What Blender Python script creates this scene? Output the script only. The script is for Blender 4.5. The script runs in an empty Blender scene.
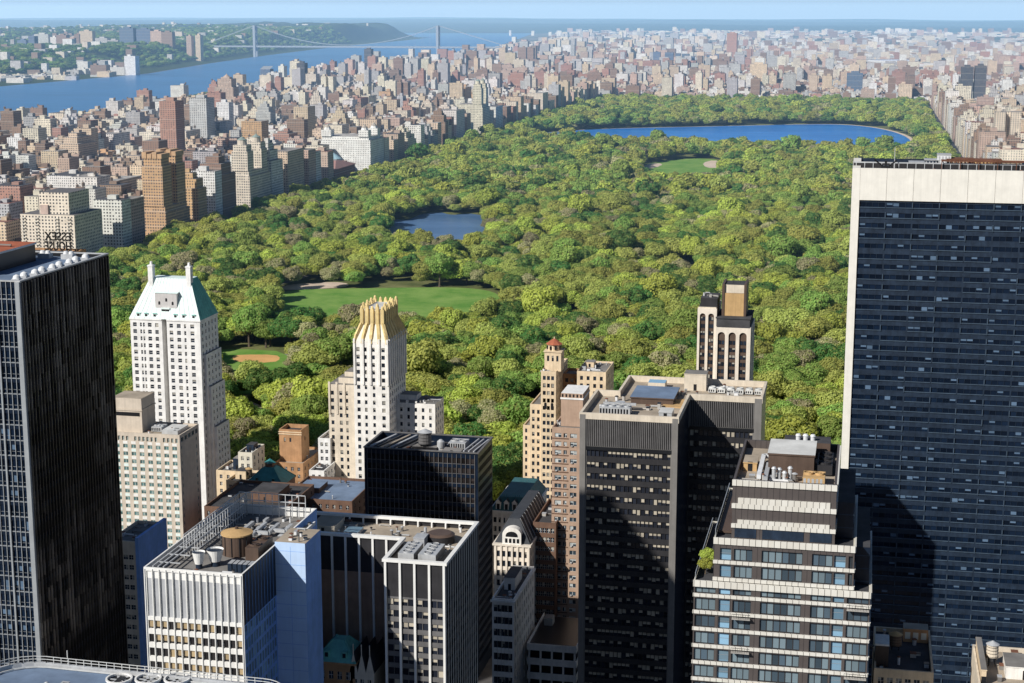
import bpy, math, random
from mathutils import Vector, Matrix
R = random.Random(11)
SC = bpy.context.scene
COL = SC.collection
rad = math.radians
# ------------------------------------------------------------------ camera model (world: x along the cross streets, y up the avenues)
FPX, PITCH, PAN, CAMZ = 1650.0, rad(11.2), rad(12.1), 245.0
SUN_AZ, SUN_EL = rad(216), rad(35)
_cp, _sp, _ca, _sa = math.cos(PITCH), math.sin(PITCH), math.cos(PAN), math.sin(PAN)
def ray(px, py):
    dx, up = px - 512.0, 341.5 - py
    f = FPX*_cp + up*_sp
    return Vector((f*-_sa + dx*_ca, f*_ca + dx*_sa, up*_cp - FPX*_sp))
def gnd(px, py, z=0.0):
    d = ray(px, py); return Vector((0, 0, CAMZ)) + d*((z - CAMZ)/d.z)
def atY(px, py, Y):
    d = ray(px, py); return Vector((0, 0, CAMZ)) + d*(Y/d.y)
def atX(px, py, X):
    d = ray(px, py); return Vector((0, 0, CAMZ)) + d*(X/d.x)
def proj(p):
    x, y, z = p[0], p[1], p[2] - CAMZ
    f = -x*_sa + y*_ca; r = x*_ca + y*_sa
    d = f*_cp - z*_sp; u = f*_sp + z*_cp
    if d < 1: return (-9999, -9999, d)
    return (512 + FPX*r/d, 341.5 - FPX*u/d, d)

# ------------------------------------------------------------------ mesh builder
XFK=1.0     # size factor for the two blocks drawn up at a larger module
def xfp(p): return Vector((p[0]*XFK,p[1]*XFK,CAMZ+(p[2]-CAMZ)*XFK))
class MB:
    def __init__(s,raw=False):
        s.k=1.0 if raw else XFK; s.V=[]; s.F=[]; s.M=[]; s.U=[]; s.C=[]; s.col=(.5,.5,.5,.5)
    def poly(s, pts, m=0, uv=None, col=None):
        i=len(s.V); s.V += [tuple(p) for p in pts]; n=len(pts)
        s.F.append(tuple(range(i, i+n))); s.M.append(m)
        s.U += uv if uv else [(0.0,0.0)]*n
        s.C.append(col or s.col)
    def box(s, x0,x1,y0,y1,z0,z1, m=0, mt=None, bot=False, col=None):
        mt = m if mt is None else mt
        a,b,c,d=(x0,y0),(x1,y0),(x1,y1),(x0,y1)
        u0 = x0*.731+y0*.377
        for p,q in ((a,b),(b,c),(c,d),(d,a)):
            L=abs(q[0]-p[0])+abs(q[1]-p[1])
            s.poly([(*p,z0),(*q,z0),(*q,z1),(*p,z1)],m,[(u0,z0),(u0+L,z0),(u0+L,z1),(u0,z1)],col); u0+=L
        s.poly([(*a,z1),(*b,z1),(*c,z1),(*d,z1)],mt,[(x0,y0),(x1,y0),(x1,y1),(x0,y1)],col)
        if bot: s.poly([(*d,z0),(*c,z0),(*b,z0),(*a,z0)],m,None,col)
    def cyl(s, cx,cy,z0,z1,r,n=12,m=0,r1=None,mt=None,col=None,cap=True):
        r1 = r if r1 is None else r1
        P=[(math.cos(2*math.pi*i/n), math.sin(2*math.pi*i/n)) for i in range(n)]
        for i in range(n):
            p,q=P[i],P[(i+1)%n]
            pts=[(cx+r*p[0],cy+r*p[1],z0),(cx+r*q[0],cy+r*q[1],z0)]
            if r1>1e-4: pts+=[(cx+r1*q[0],cy+r1*q[1],z1),(cx+r1*p[0],cy+r1*p[1],z1)]
            else: pts+=[(cx,cy,z1)]
            L=2*math.pi*r/n
            s.poly(pts,m,[(i*L,z0),((i+1)*L,z0),((i+1)*L,z1),(i*L,z1)][:len(pts)],col)
        if cap and r1>1e-4: s.poly([(cx+r1*p[0],cy+r1*p[1],z1) for p in P], m if mt is None else mt,None,col)
    def bar(s,p,q,w,m=0,h=None):
        p,q=Vector(p),Vector(q); d=(q-p).normalized(); h=h or w
        a=d.cross(Vector((0,0,1)))
        a = a.normalized() if a.length>1e-3 else Vector((1,0,0))
        b=a.cross(d).normalized(); a=a*(w/2); b=b*(h/2)
        A=[p-a-b,p+a-b,p+a+b,p-a+b]; B=[v+(q-p) for v in A]
        for i in range(4):
            j=(i+1)%4; s.poly([A[i],A[j],B[j],B[i]],m)
        s.poly(A[::-1],m); s.poly(B,m)
    def prism(s,pts,z0,z1,m=0,mt=None,col=None):
        n=len(pts); u=0
        for i in range(n):
            p,q=pts[i],pts[(i+1)%n]; L=math.hypot(q[0]-p[0],q[1]-p[1])
            s.poly([(p[0],p[1],z0),(q[0],q[1],z0),(q[0],q[1],z1),(p[0],p[1],z1)],m,[(u,z0),(u+L,z0),(u+L,z1),(u,z1)],col); u+=L
        s.poly([(p[0],p[1],z1) for p in pts],m if mt is None else mt,None,col)
    def build(s,name,mats,parent=None,loc=None,smooth=False):
        if s.k!=1.0: s.V=[(v[0]*s.k,v[1]*s.k,CAMZ+(v[2]-CAMZ)*s.k) for v in s.V]
        o0 = Vector(loc) if loc is not None else (parent_org(parent) if parent else Vector((0,0,0)))
        me=bpy.data.meshes.new(name)
        me.from_pydata([(v[0]-o0.x,v[1]-o0.y,v[2]-o0.z) for v in s.V],[],s.F)
        for m in mats: me.materials.append(m)
        if len(mats)>1: me.polygons.foreach_set('material_index',s.M)
        uv=me.uv_layers.new(name='UVMap'); flat=[]
        for u in s.U: flat += [u[0],u[1]]
        uv.data.foreach_set('uv',flat)
        ca=me.color_attributes.new('Col','FLOAT_COLOR','CORNER'); fl=[]
        for f,c in zip(s.F,s.C): fl += list(c)*len(f)
        ca.data.foreach_set('color',fl)
        if smooth: me.polygons.foreach_set('use_smooth',[True]*len(s.F))
        o=bpy.data.objects.new(name,me); COL.objects.link(o)
        if parent is not None:
            o.parent=parent
            if loc is not None: o.location=o0-parent_org(parent)
        else: o.location=o0
        return o
def parent_org(o):
    v=Vector((0,0,0))
    while o is not None: v+=o.location; o=o.parent
    return v
def tag(o,label=None,cat=None,group=None,kind=None):
    if label: o['label']=label
    if cat: o['category']=cat
    if group: o['group']=group
    if kind: o['kind']=kind
    return o
def thing(name,label,cat,loc,group=None):
    o=bpy.data.objects.new(name,None); o.empty_display_size=1; COL.objects.link(o); o.location=loc
    return tag(o,label,cat,group)

# ------------------------------------------------------------------ materials
class NT:
    def __init__(s,m): s.m=m; s.t=m.node_tree; s.n=s.t.nodes; s.l=s.t.links; s.b=s.n['Principled BSDF']
    def new(s,t,**k):
        n=s.n.new(t)
        for a,v in k.items(): setattr(n,a,v)
        return n
    def link(s,a,b): s.l.new(a,b)
    def math(s,op,a,b=None,c=None):
        n=s.new('ShaderNodeMath',operation=op)
        for i,v in enumerate((a,b,c)):
            if v is None: continue
            if hasattr(v,'is_output'): s.link(v,n.inputs[i])
            else: n.inputs[i].default_value=v
        return n.outputs[0]
    def mix(s,f,a,b,blend='MIX'):
        n=s.new('ShaderNodeMix',data_type='RGBA',blend_type=blend)
        for k,v in ((0,f),(6,a),(7,b)):
            if hasattr(v,'is_output'): s.link(v,n.inputs[k])
            elif k==0: n.inputs[0].default_value=v
            else: n.inputs[k].default_value=(*v[:3],1)
        return n.outputs[2]
    def noise(s,vec,scale,detail=3,rough=.6):
        n=s.new('ShaderNodeTexNoise'); n.inputs['Scale'].default_value=scale; n.inputs['Detail'].default_value=detail; n.inputs['Roughness'].default_value=rough
        if vec is not None: s.link(vec,n.inputs['Vector'])
        return n.outputs['Fac']
    def remap(s,v,a,b,c,d):
        n=s.new('ShaderNodeMapRange'); s.link(v,n.inputs[0])
        for i,x in enumerate((a,b,c,d)): n.inputs[i+1].default_value=x
        return n.outputs[0]
    def pos(s): return s.new('ShaderNodeNewGeometry').outputs['Position']
MATS={}
def newmat(name):
    m=bpy.data.materials.new(name); m.use_nodes=True; MATS[name]=m; return NT(m)
def pm(name,col,rough=.8,var=.18,scale=.25,metal=0.0,spec=.3,streak=True):
    """plain weathered surface: colour mottled in world space, with rain streaks on walls"""
    t=newmat(name); b=t.b
    b.inputs['Roughness'].default_value=rough; b.inputs['Metallic'].default_value=metal; b.inputs['Specular IOR Level'].default_value=spec
    p=t.pos(); n1=t.noise(p,scale,4,.65)
    f=t.remap(n1,.3,.7,1-var,1+var)
    if streak:
        mp=t.new('ShaderNodeMapping'); mp.inputs['Scale'].default_value=(1.1,1.1,.06); t.link(p,mp.inputs[0])
        n2=t.noise(mp.outputs[0],1.0,3,.6); f=t.math('MULTIPLY',f,t.remap(n2,.35,.75,1.04,1-var*.9))
    v=t.new('ShaderNodeVectorMath',operation='SCALE'); v.inputs[0].default_value=col[:3]; t.link(f,v.inputs['Scale'])
    t.link(v.outputs[0],b.inputs['Base Color'])
    return t.m
def glass(name,dark=(.012,.017,.026),blind=(.42,.40,.35),pblind=.35,rough=.08,spec=.5,full=.4):
    """window pane: dark reflecting glass, some with blinds drawn to different heights"""
    t=newmat(name); b=t.b
    oi=t.new('ShaderNodeObjectInfo').outputs['Random']; isl=t.new('ShaderNodeNewGeometry').outputs['Random Per Island']
    r=t.math('FRACT',t.math('ADD',t.math('MULTIPLY',oi,7.13),t.math('MULTIPLY',isl,3.71)))
    r2=t.math('FRACT',t.math('MULTIPLY',r,17.3)); r3=t.math('FRACT',t.math('MULTIPLY',r,57.9))
    uv=t.new('ShaderNodeSeparateXYZ'); t.link(t.new('ShaderNodeUVMap').outputs[0],uv.inputs[0])
    has=t.math('LESS_THAN',r,pblind)
    lvl=t.math('SUBTRACT',1.0,t.math('MULTIPLY',t.math('MAXIMUM',r2,full),1.0))
    m=t.math('MULTIPLY',has,t.math('GREATER_THAN',uv.outputs[1],lvl))
    bc=t.mix(t.math('MULTIPLY',r3,.6),blind,[c*.45 for c in blind])
    dk=t.mix(r3,dark,[c*2.6 for c in dark])
    t.link(t.mix(m,dk,bc),b.inputs['Base Color'])
    b.inputs['Roughness'].default_value=rough; b.inputs['Specular IOR Level'].default_value=spec
    return t.m
def build_mats():
    g=dict
    pm('concrete',(.42,.40,.37)); pm('white_stone',(.82,.79,.74),.75,.14); pm('cream_panel',(.66,.62,.52),.7,.10)
    pm('limestone',(.66,.58,.47),.85,.14); pm('tan_brick',(.72,.57,.39),.9,.16); pm('pinkish_brick',(.44,.31,.23),.9,.14); pm('orange_brick',(.44,.25,.13),.9,.2)
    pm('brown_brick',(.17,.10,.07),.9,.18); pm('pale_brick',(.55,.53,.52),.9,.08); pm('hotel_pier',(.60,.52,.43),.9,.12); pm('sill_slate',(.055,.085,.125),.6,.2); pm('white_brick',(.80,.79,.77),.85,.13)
    pm('white_paint',(.80,.79,.76),.55,.06,spec=.4); pm('wall_shade_blue',(.22,.40,.78),.7,.14); pm('shaft_face',(.50,.65,.88),.6,.05); pm('travertine',(.78,.75,.68),.6,.07)  # wall and shaft blues: skylit shade put into the colour of white walls
    pm('black_metal',(.014,.015,.018),.35,.2,spec=.5); pm('bronze_metal',(.055,.045,.04),.4,.95,.045,spec=.4); pm('brown_panel',(.105,.072,.056),.5,.15); pm('dark_panel',(.035,.034,.037),.5,.2)
    pm('louver_grey',(.15,.145,.145),.6,.2); pm('louver_pale',(.40,.41,.43),.6,.12); pm('grey_column',(.20,.19,.18),.8,.12); pm('navy_panel',(.008,.016,.034),.3,.3,spec=.4); pm('slate_panel',(.017,.030,.054),.5,.3,scale=.5,spec=.3)
    pm('steel_mullion',(.42,.45,.48),.4,.1,metal=.3,spec=.5); pm('galvanized',(.55,.56,.57),.5,.15,metal=.3); pm('duct_white',(.72,.73,.74),.5,.12)
    pm('roof_grey',(.20,.19,.18),.95,.3,.12,streak=False); pm('roof_tan',(.38,.32,.25),.95,.25,.15,streak=False); pm('roof_dark',(.06,.06,.065),.9,.35,.15,streak=False); pm('roof_blue_grey',(.16,.22,.32),.8,.25,.12,streak=False); pm('roof_white',(.60,.60,.58),.9,.2,.15,streak=False)
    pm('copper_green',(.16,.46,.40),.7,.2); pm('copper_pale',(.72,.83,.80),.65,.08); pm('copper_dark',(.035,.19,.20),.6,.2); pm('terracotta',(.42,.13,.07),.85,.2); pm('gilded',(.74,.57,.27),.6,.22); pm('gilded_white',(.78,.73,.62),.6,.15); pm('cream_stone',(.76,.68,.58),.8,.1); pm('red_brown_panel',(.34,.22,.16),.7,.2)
    pm('tank_wood',(.17,.12,.085),.9,.25); pm('tank_lid',(.52,.34,.16),.8,.15); pm('mansard_slate',(.05,.055,.065),.7,.2); pm('sign_letter',(.010,.009,.009),.6,.1); pm('rust',(.18,.08,.05),.9,.3)
    pm('dirt',(.66,.37,.14),.95,.15,.05,streak=False); pm('sand_path',(.62,.50,.40),.95,.2,.05,streak=False); pm('rail_metal',(.62,.62,.60),.5,.1,metal=.2); pm('bridge_steel',(.30,.34,.39),.7,.05); pm('trunk_bark',(.11,.085,.06),.95,.3)
    glass('pane',pblind=.30); glass('pane_office',dark=(.010,.012,.018),blind=(.56,.50,.40),pblind=.62,full=.5); glass('pane_tan',dark=(.016,.015,.016),blind=(.52,.40,.24),pblind=.55,full=.75)
    glass('pane_navy',dark=(.003,.007,.016),blind=(.12,.19,.29),pblind=.15,full=.5,rough=.12,spec=.3); glass('pane_bronze',dark=(.012,.010,.010),blind=(.06,.05,.05),pblind=.2,rough=.07,spec=.7)
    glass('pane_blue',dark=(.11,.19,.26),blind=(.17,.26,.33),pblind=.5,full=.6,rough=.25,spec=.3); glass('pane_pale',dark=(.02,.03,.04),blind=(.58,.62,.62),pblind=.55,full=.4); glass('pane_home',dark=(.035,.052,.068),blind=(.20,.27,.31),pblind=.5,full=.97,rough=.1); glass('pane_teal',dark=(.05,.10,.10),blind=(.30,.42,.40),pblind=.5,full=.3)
    t=newmat('bronze_reflections'); p=t.pos(); sp=t.new('ShaderNodeSeparateXYZ'); t.link(p,sp.inputs[0])  # bronze ribs with broken reflections painted into the colour, cell by cell
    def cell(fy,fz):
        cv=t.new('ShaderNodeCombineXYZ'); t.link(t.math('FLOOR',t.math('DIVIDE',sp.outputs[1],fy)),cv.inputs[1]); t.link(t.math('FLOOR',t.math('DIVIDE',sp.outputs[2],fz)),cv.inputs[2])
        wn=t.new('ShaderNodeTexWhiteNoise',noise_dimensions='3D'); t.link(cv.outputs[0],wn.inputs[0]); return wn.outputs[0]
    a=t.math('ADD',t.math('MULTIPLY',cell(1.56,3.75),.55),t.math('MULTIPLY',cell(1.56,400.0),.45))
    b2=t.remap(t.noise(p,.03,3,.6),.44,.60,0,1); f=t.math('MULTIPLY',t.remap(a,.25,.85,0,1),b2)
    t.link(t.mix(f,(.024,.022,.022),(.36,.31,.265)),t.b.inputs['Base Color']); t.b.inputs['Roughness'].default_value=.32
    # cream spandrel panels with dark joints
    t=newmat('cream_tiles'); p=t.pos(); uv=t.new('ShaderNodeSeparateXYZ'); t.link(t.new('ShaderNodeUVMap').outputs[0],uv.inputs[0])
    j=t.math('LESS_THAN',t.math('FRACT',t.math('DIVIDE',uv.outputs[0],1.28)),.09)
    wn=t.new('ShaderNodeTexWhiteNoise',noise_dimensions='1D'); t.link(t.math('FLOOR',t.math('DIVIDE',uv.outputs[0],1.28)),wn.inputs['W'])
    c=t.mix(wn.outputs[0],(.80,.79,.74),(.66,.64,.58)); c=t.mix(t.math('MULTIPLY',t.noise(p,.6,3),.6),c,(.55,.5,.42)); t.link(t.mix(j,c,(.10,.09,.08)),t.b.inputs['Base Color']); t.b.inputs['Roughness'].default_value=.6
    t=newmat('brown_tiles'); uv=t.new('ShaderNodeSeparateXYZ'); t.link(t.new('ShaderNodeUVMap').outputs[0],uv.inputs[0])
    j=t.math('LESS_THAN',t.math('FRACT',t.math('DIVIDE',uv.outputs[0],1.28)),.09); c=t.mix(t.noise(t.pos(),.5,3),(.10,.085,.08),(.07,.058,.056))
    t.link(t.mix(j,c,(.035,.03,.03)),t.b.inputs['Base Color']); t.b.inputs['Roughness'].default_value=.55
    # far and middle distance facades: windows by floor and bay, roof colours by building
    t=newmat('apartment_facade'); at=t.new('ShaderNodeVertexColor',layer_name='Col')
    uv=t.new('ShaderNodeSeparateXYZ'); t.link(t.new('ShaderNodeUVMap').outputs[0],uv.inputs[0])
    a=at.outputs['Alpha']
    pit=t.math('ADD',2.7,t.math('MULTIPLY',t.math('FRACT',t.math('MULTIPLY',a,9.7)),1.6))
    us=t.math('DIVIDE',uv.outputs[0],pit); vs=t.math('DIVIDE',uv.outputs[1],3.25); fu=t.math('FRACT',us); fv=t.math('FRACT',vs)
    hw=t.math('ADD',.14,t.math('MULTIPLY',t.math('FRACT',t.math('MULTIPLY',a,23.1)),.12))
    m1=t.math('LESS_THAN',t.math('ABSOLUTE',t.math('SUBTRACT',fu,.5)),hw); m2=t.math('LESS_THAN',t.math('ABSOLUTE',t.math('SUBTRACT',fv,.52)),.25)
    cv=t.new('ShaderNodeCombineXYZ'); t.link(t.math('FLOOR',us),cv.inputs[0]); t.link(t.math('FLOOR',vs),cv.inputs[1]); t.link(a,cv.inputs[2])
    wn=t.new('ShaderNodeTexWhiteNoise',noise_dimensions='3D'); t.link(cv.outputs[0],wn.inputs[0])
    keep=t.math('LESS_THAN',wn.outputs[0],.93)
    win=t.math('MULTIPLY',t.math('MULTIPLY',m1,m2),keep)
    wc=t.mix(wn.outputs[0],(.025,.03,.04),(.13,.13,.13))
    p=t.pos(); wall=t.mix(t.remap(t.noise(p,.09,3),.35,.7,0,.3),at.outputs['Color'],(.2,.16,.13))
    course=t.math('LESS_THAN',t.math('FRACT',t.math('DIVIDE',vs,5.0)),.05); wall=t.mix(t.math('MULTIPLY',course,.3),wall,(.7,.65,.58))
    side=t.mix(win,wall,wc)
    r2=t.math('FRACT',t.math('MULTIPLY',a,37.7))
    cr=t.new('ShaderNodeValToRGB'); t.link(r2,cr.inputs[0]); e=cr.color_ramp; e.interpolation='CONSTANT'
    e.elements[0].color=(.16,.15,.15,1); e.elements[1].position=.85; e.elements[1].color=(.30,.14,.10,1)
    for q,c in ((.2,(.36,.33,.30,1)),(.42,(.09,.09,.10,1)),(.58,(.52,.49,.45,1)),(.72,(.27,.22,.18,1))):
        z=e.elements.new(q); z.color=c
    roof=t.mix(t.remap(t.noise(p,.16,3),.4,.6,0,.5),cr.outputs[0],(.10,.10,.10))
    sn=t.new('ShaderNodeSeparateXYZ'); t.link(t.new('ShaderNodeNewGeometry').outputs['True Normal'],sn.inputs[0])
    t.link(t.mix(t.math('GREATER_THAN',sn.outputs[2],.6),side,roof),t.b.inputs['Base Color'])
    t.b.inputs['Roughness'].default_value=.8; t.b.inputs['Specular IOR Level'].default_value=.25
    # plain coloured part of a far building
    t=newmat('tinted_masonry'); at=t.new('ShaderNodeVertexColor',layer_name='Col'); t.link(t.mix(t.remap(t.noise(t.pos(),.2,3),.3,.7,0,.4),at.outputs['Color'],(.15,.13,.12)),t.b.inputs['Base Color']); t.b.inputs['Roughness'].default_value=.85
    # ground surfaces
    t=newmat('city_ground'); p=t.pos()
    sp=t.new('ShaderNodeSeparateXYZ'); t.link(p,sp.inputs[0]); far=t.remap(sp.outputs[1],11000,16000,0,1)
    n=t.noise(p,.004,5,.7); n2=t.noise(p,.03,3,.7)
    c=t.mix(t.remap(n2,.35,.65,0,1),(.07,.07,.072),(.16,.15,.145)); v=t.noise(p,.0011,6,.75); c2=t.mix(t.remap(v,.45,.55,0,1),(.055,.085,.035),(.24,.22,.21))
    t.link(t.mix(far,c,t.mix(t.remap(n,.4,.6,0,.6),c2,(.10,.11,.06))),t.b.inputs['Base Color']); t.b.inputs['Roughness'].default_value=.95; t.b.inputs['Specular IOR Level'].default_value=.1
    def soil(name,a,b,sc):
        t=newmat(name); p=t.pos(); f=t.remap(t.noise(p,sc,5,.7),.35,.65,0,1); t.link(t.mix(f,a,b),t.b.inputs['Base Color']); t.b.inputs['Roughness'].default_value=.95; t.b.inputs['Specular IOR Level'].default_value=.1
    soil('park_soil',(.08,.10,.03),(.20,.20,.08),.03); soil('lawn_grass',(.11,.25,.04),(.23,.35,.085),.035); soil('lawn_dry',(.13,.20,.04),(.22,.24,.07),.03); soil('wooded_hill',(.025,.050,.018),(.06,.08,.03),.012)
    def water(name,c,c2,sc):
        t=newmat(name); p=t.pos(); b=t.b
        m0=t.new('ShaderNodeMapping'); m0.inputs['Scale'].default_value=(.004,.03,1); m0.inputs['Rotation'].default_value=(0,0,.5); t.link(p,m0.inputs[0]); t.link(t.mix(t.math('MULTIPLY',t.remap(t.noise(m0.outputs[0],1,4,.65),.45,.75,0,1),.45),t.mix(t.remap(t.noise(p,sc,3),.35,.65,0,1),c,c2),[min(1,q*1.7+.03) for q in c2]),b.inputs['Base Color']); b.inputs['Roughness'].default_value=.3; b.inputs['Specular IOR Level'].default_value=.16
        mp=t.new('ShaderNodeMapping'); mp.inputs['Scale'].default_value=(.25,.12,.2); t.link(p,mp.inputs[0])
        bp=t.new('ShaderNodeBump'); bp.inputs['Strength'].default_value=.5; bp.inputs['Distance'].default_value=.6; t.link(t.noise(mp.outputs[0],1.0,4,.6),bp.inputs['Height']); t.link(bp.outputs[0],b.inputs['Normal'])
    water('reservoir_water',(.015,.15,.50),(.02,.20,.60),.004); water('river_water',(.03,.14,.33),(.045,.18,.40),.0012); water('lake_water',(.07,.15,.30),(.10,.18,.33),.01)
    # leaves
    for name,c in (('leaf_lime',(.50,.56,.115)),('leaf_olive',(.44,.47,.125)),('leaf_green',(.30,.43,.105)),('leaf_deep',(.11,.23,.060)),('leaf_bronze',(.44,.41,.23))):
        t=newmat(name); b=t.b
        oi=t.new('ShaderNodeObjectInfo'); isl=t.new('ShaderNodeNewGeometry').outputs['Random Per Island']
        nn=t.noise(oi.outputs['Location'],.013,2); w=t.new('ShaderNodeTexWhiteNoise',noise_dimensions='3D'); t.link(oi.outputs['Location'],w.inputs[0])
        k=t.math('MULTIPLY',t.remap(nn,.3,.7,.80,1.2),t.remap(w.outputs[0],0,1,.80,1.2)); k=t.math('MULTIPLY',k,t.remap(isl,0,1,.80,1.22))
        hs=t.new('ShaderNodeHueSaturation'); hs.inputs['Color'].default_value=(*c,1); t.link(t.remap(w.outputs[0],0,1,.482,.518),hs.inputs['Hue']); t.link(k,hs.inputs['Value'])
        t.link(hs.outputs[0],b.inputs['Base Color']); tr=t.new('ShaderNodeBsdfTranslucent'); t.link(hs.outputs[0],tr.inputs[0]); ms=t.new('ShaderNodeMixShader'); ms.inputs[0].default_value=.42; t.link(b.outputs[0],ms.inputs[1]); t.link(tr.outputs[0],ms.inputs[2]); t.link(ms.outputs[0],t.n['Material Output'].inputs[0]); b.inputs['Roughness'].default_value=.75; b.inputs['Specular IOR Level'].default_value=.15
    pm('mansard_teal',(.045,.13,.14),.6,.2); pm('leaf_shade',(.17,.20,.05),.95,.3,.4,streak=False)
build_mats()
def M(*names): return [MATS[n] for n in names]

# ------------------------------------------------------------------ facades and windows
X_, Y_, Z_ = Vector((1,0,0)), Vector((0,1,0)), Vector((0,0,1))
def even(W,n,ww,m0=0.0):
    p=(W-2*m0)/n; return [(m0+i*p+(p-ww)/2, m0+i*p+(p+ww)/2) for i in range(n)]
def floors(z0,z1,fh,sill,wh,top=0.0):
    out=[]; z=z1-top
    while z-fh>=z0: out.append((z-fh+sill, z-fh+sill+wh)); z-=fh
    return out[::-1]
def facade(mb,P,u,W,z0,z1,cols,rows,rec=.3,mw=0,ms=None,wl=None,sm=None,mrev=None):
    """real openings: piers, spandrels and reveals around recessed panes. P: bottom corner seen from outside on the left"""
    P=Vector(P); n=u.cross(Z_); ms=mw if ms is None else ms; mrev=mw if mrev is None else mrev
    def q(a,b,za,zb,m):
        p=[P+u*a,P+u*b,P+u*b,P+u*a]
        for v,z in zip(p,(za,za,zb,zb)): v.z=z
        mb.poly(p,m,[(a,za),(b,za),(b,zb),(a,zb)])
    prev=0.0
    for i,(a,b) in enumerate(list(cols)+[(W,W)]):
        if a-prev>1e-4: q(prev,a,z0,z1,sm.get(i,mw) if sm else mw)
        prev=b
    for (a,b) in cols:
        zp=z0
        for (za,zb) in list(rows)+[(z1,z1)]:
            if za-zp>1e-4: q(a,b,zp,za,ms)
            zp=zb
        for (za,zb) in rows:
            A,B=P+u*a,P+u*b; A2,B2=A-n*rec,B-n*rec
            def v(p,z): return (p.x,p.y,z)
            mb.poly([v(A,za),v(A2,za),v(A2,zb),v(A,zb)],mrev); mb.poly([v(B2,za),v(B,za),v(B,zb),v(B2,zb)],mrev)
            mb.poly([v(A,za),v(B,za),v(B2,za),v(A2,za)],mrev); mb.poly([v(A2,zb),v(B2,zb),v(B,zb),v(A,zb)],mrev)
            if wl is not None:
                c=P+u*((a+b)/2)-n*rec; c.z=(za+zb)/2; wl.append((c,u,b-a,zb-za))
def winmesh(mb,c,u,w,h,mull,rail,fw=.07):
    n=u.cross(Z_)
    def q(a,b,za,zb,d,m,uv):
        pts=[c+u*a+n*d,c+u*b+n*d,c+u*b+n*d,c+u*a+n*d]
        pts=[(p.x,p.y,c.z+z) for p,z in zip(pts,(za,za,zb,zb))]; mb.poly(pts,m,uv)
    W,H=w/2,h/2
    xs=[-W+w*i/mull for i in range(mull+1)]; zs=[-H,H] if not rail else [-H,H-h*(1-rail),H]
    for i in range(mull):
        q(xs[i],xs[i+1],-H,H,0.02,0,[(0,0),(1,0),(1,1),(0,1)])
    for x in xs: 
        a=max(-W,x-fw/2); b=min(W,x+fw/2); q(a,b,-H,H,.06,1,None)
    for z in zs:
        a=max(-H,z-fw/2); b=min(H,z+fw/2); q(-W,W,a,b,.075,1,None)
WCACHE={}
def windows(root,wl,pane='pane',frame='black_metal',n=100,mull=2,rail=.5,name='window',order=None,fw=.07):
    """the n that show largest as parts of their own, the rest of the facade's windows as one part of kind stuff"""
    wl=sorted(wl,key=order or (lambda e:-e[0].z))
    org=parent_org(root)
    for (c,u,w,h) in wl[:n]:
        k=(round(w*XFK,3),round(h*XFK,3),pane,frame,mull,rail,name)
        if k not in WCACHE:
            mb=MB(True); winmesh(mb,Vector((0,0,0)),X_,w*XFK,h*XFK,mull,rail,fw); o=mb.build(name,M(pane,frame)); WCACHE[k]=o.data
        else:
            o=bpy.data.objects.new(name,WCACHE[k]); COL.objects.link(o)
        o.parent=root; o.location=xfp(c)-org; o.rotation_euler=(0,0,math.atan2(u.y,u.x))
    if len(wl)>n:
        mb=MB()
        for (c,u,w,h) in wl[n:]: winmesh(mb,c,u,w,h,mull,rail,fw)
        tag(mb.build(name,M(pane,frame),root),kind='stuff')
def shell(mb,x0,x1,y0,y1,z0,z1,S=None,E=None,rec=.3,mw=0,ms=None,mr=1,wl=None,par=1.1,th=.45,sm=None,N=False,roof=True,mc=None):
    """block with openings on the south and east sides, plain north and west, parapet and sunk roof. S,E=(cols,rows)"""
    for P,u,L,sp in (((x0,y0,z0),X_,x1-x0,S),((x1,y0,z0),Y_,y1-y0,E),((x1,y1,z0),-X_,x1-x0,S if N else None),((x0,y1,z0),-Y_,y1-y0,E if N else None)):
        if sp: facade(mb,P,u,L,z0,z1,sp[0],sp[1],rec,mw,ms,wl if P[1]==y0 else None,sm)
        else: facade(mb,P,u,L,z0,z1,[],[],rec,mw)
    if roof: parapet_roof(mb,x0,x1,y0,y1,z1,par,th,mw if mc is None else mc,mr)
def parapet_roof(mb,x0,x1,y0,y1,z1,par,th,mw,mr):
    X0,X1,Y0,Y1=x0+th,x1-th,y0+th,y1-th; zr=z1-par
    o=[(x0,y0),(x1,y0),(x1,y1),(x0,y1)]; i=[(X0,Y0),(X1,Y0),(X1,Y1),(X0,Y1)]
    for k in range(4):
        j=(k+1)%4
        mb.poly([(*o[k],z1),(*o[j],z1),(*i[j],z1),(*i[k],z1)],mw)
        mb.poly([(*i[j],zr),(*i[k],zr),(*i[k],z1),(*i[j],z1)],mw)
    mb.poly([(*p,zr) for p in i],mr,[p for p in i])
# ------------------------------------------------------------------ roof equipment (parts of a building)
def part(mb,name,mats,root,label=None): return tag(mb.build(name,M(*mats),root),label)
def water_tank(root,x,y,z,r=1.8,h=3.2,leg=2.2,mats=('tank_wood','tank_lid','black_metal'),cone=.45):
    mb=MB()
    for a in range(4):
        t=math.pi/4+a*math.pi/2; px,py=x+r*.75*math.cos(t),y+r*.75*math.sin(t); mb.box(px-.1,px+.1,py-.1,py+.1,z,z+leg,2)
    mb.cyl(x,y,z+leg,z+leg+.15,r*1.05,14,2); mb.cyl(x,y,z+leg+.15,z+leg+h,r,16,0,r*.95)
    for k in range(4): 
        zz=z+leg+.3+k*(h-.5)/3.5; mb.cyl(x,y,zz,zz+.09,r*1.03,16,2,cap=False)
    mb.cyl(x,y,z+leg+h-.05,z+leg+h+r*cone,r*1.12,16,1,0)
    return part(mb,'water_tank',mats,root)
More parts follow.
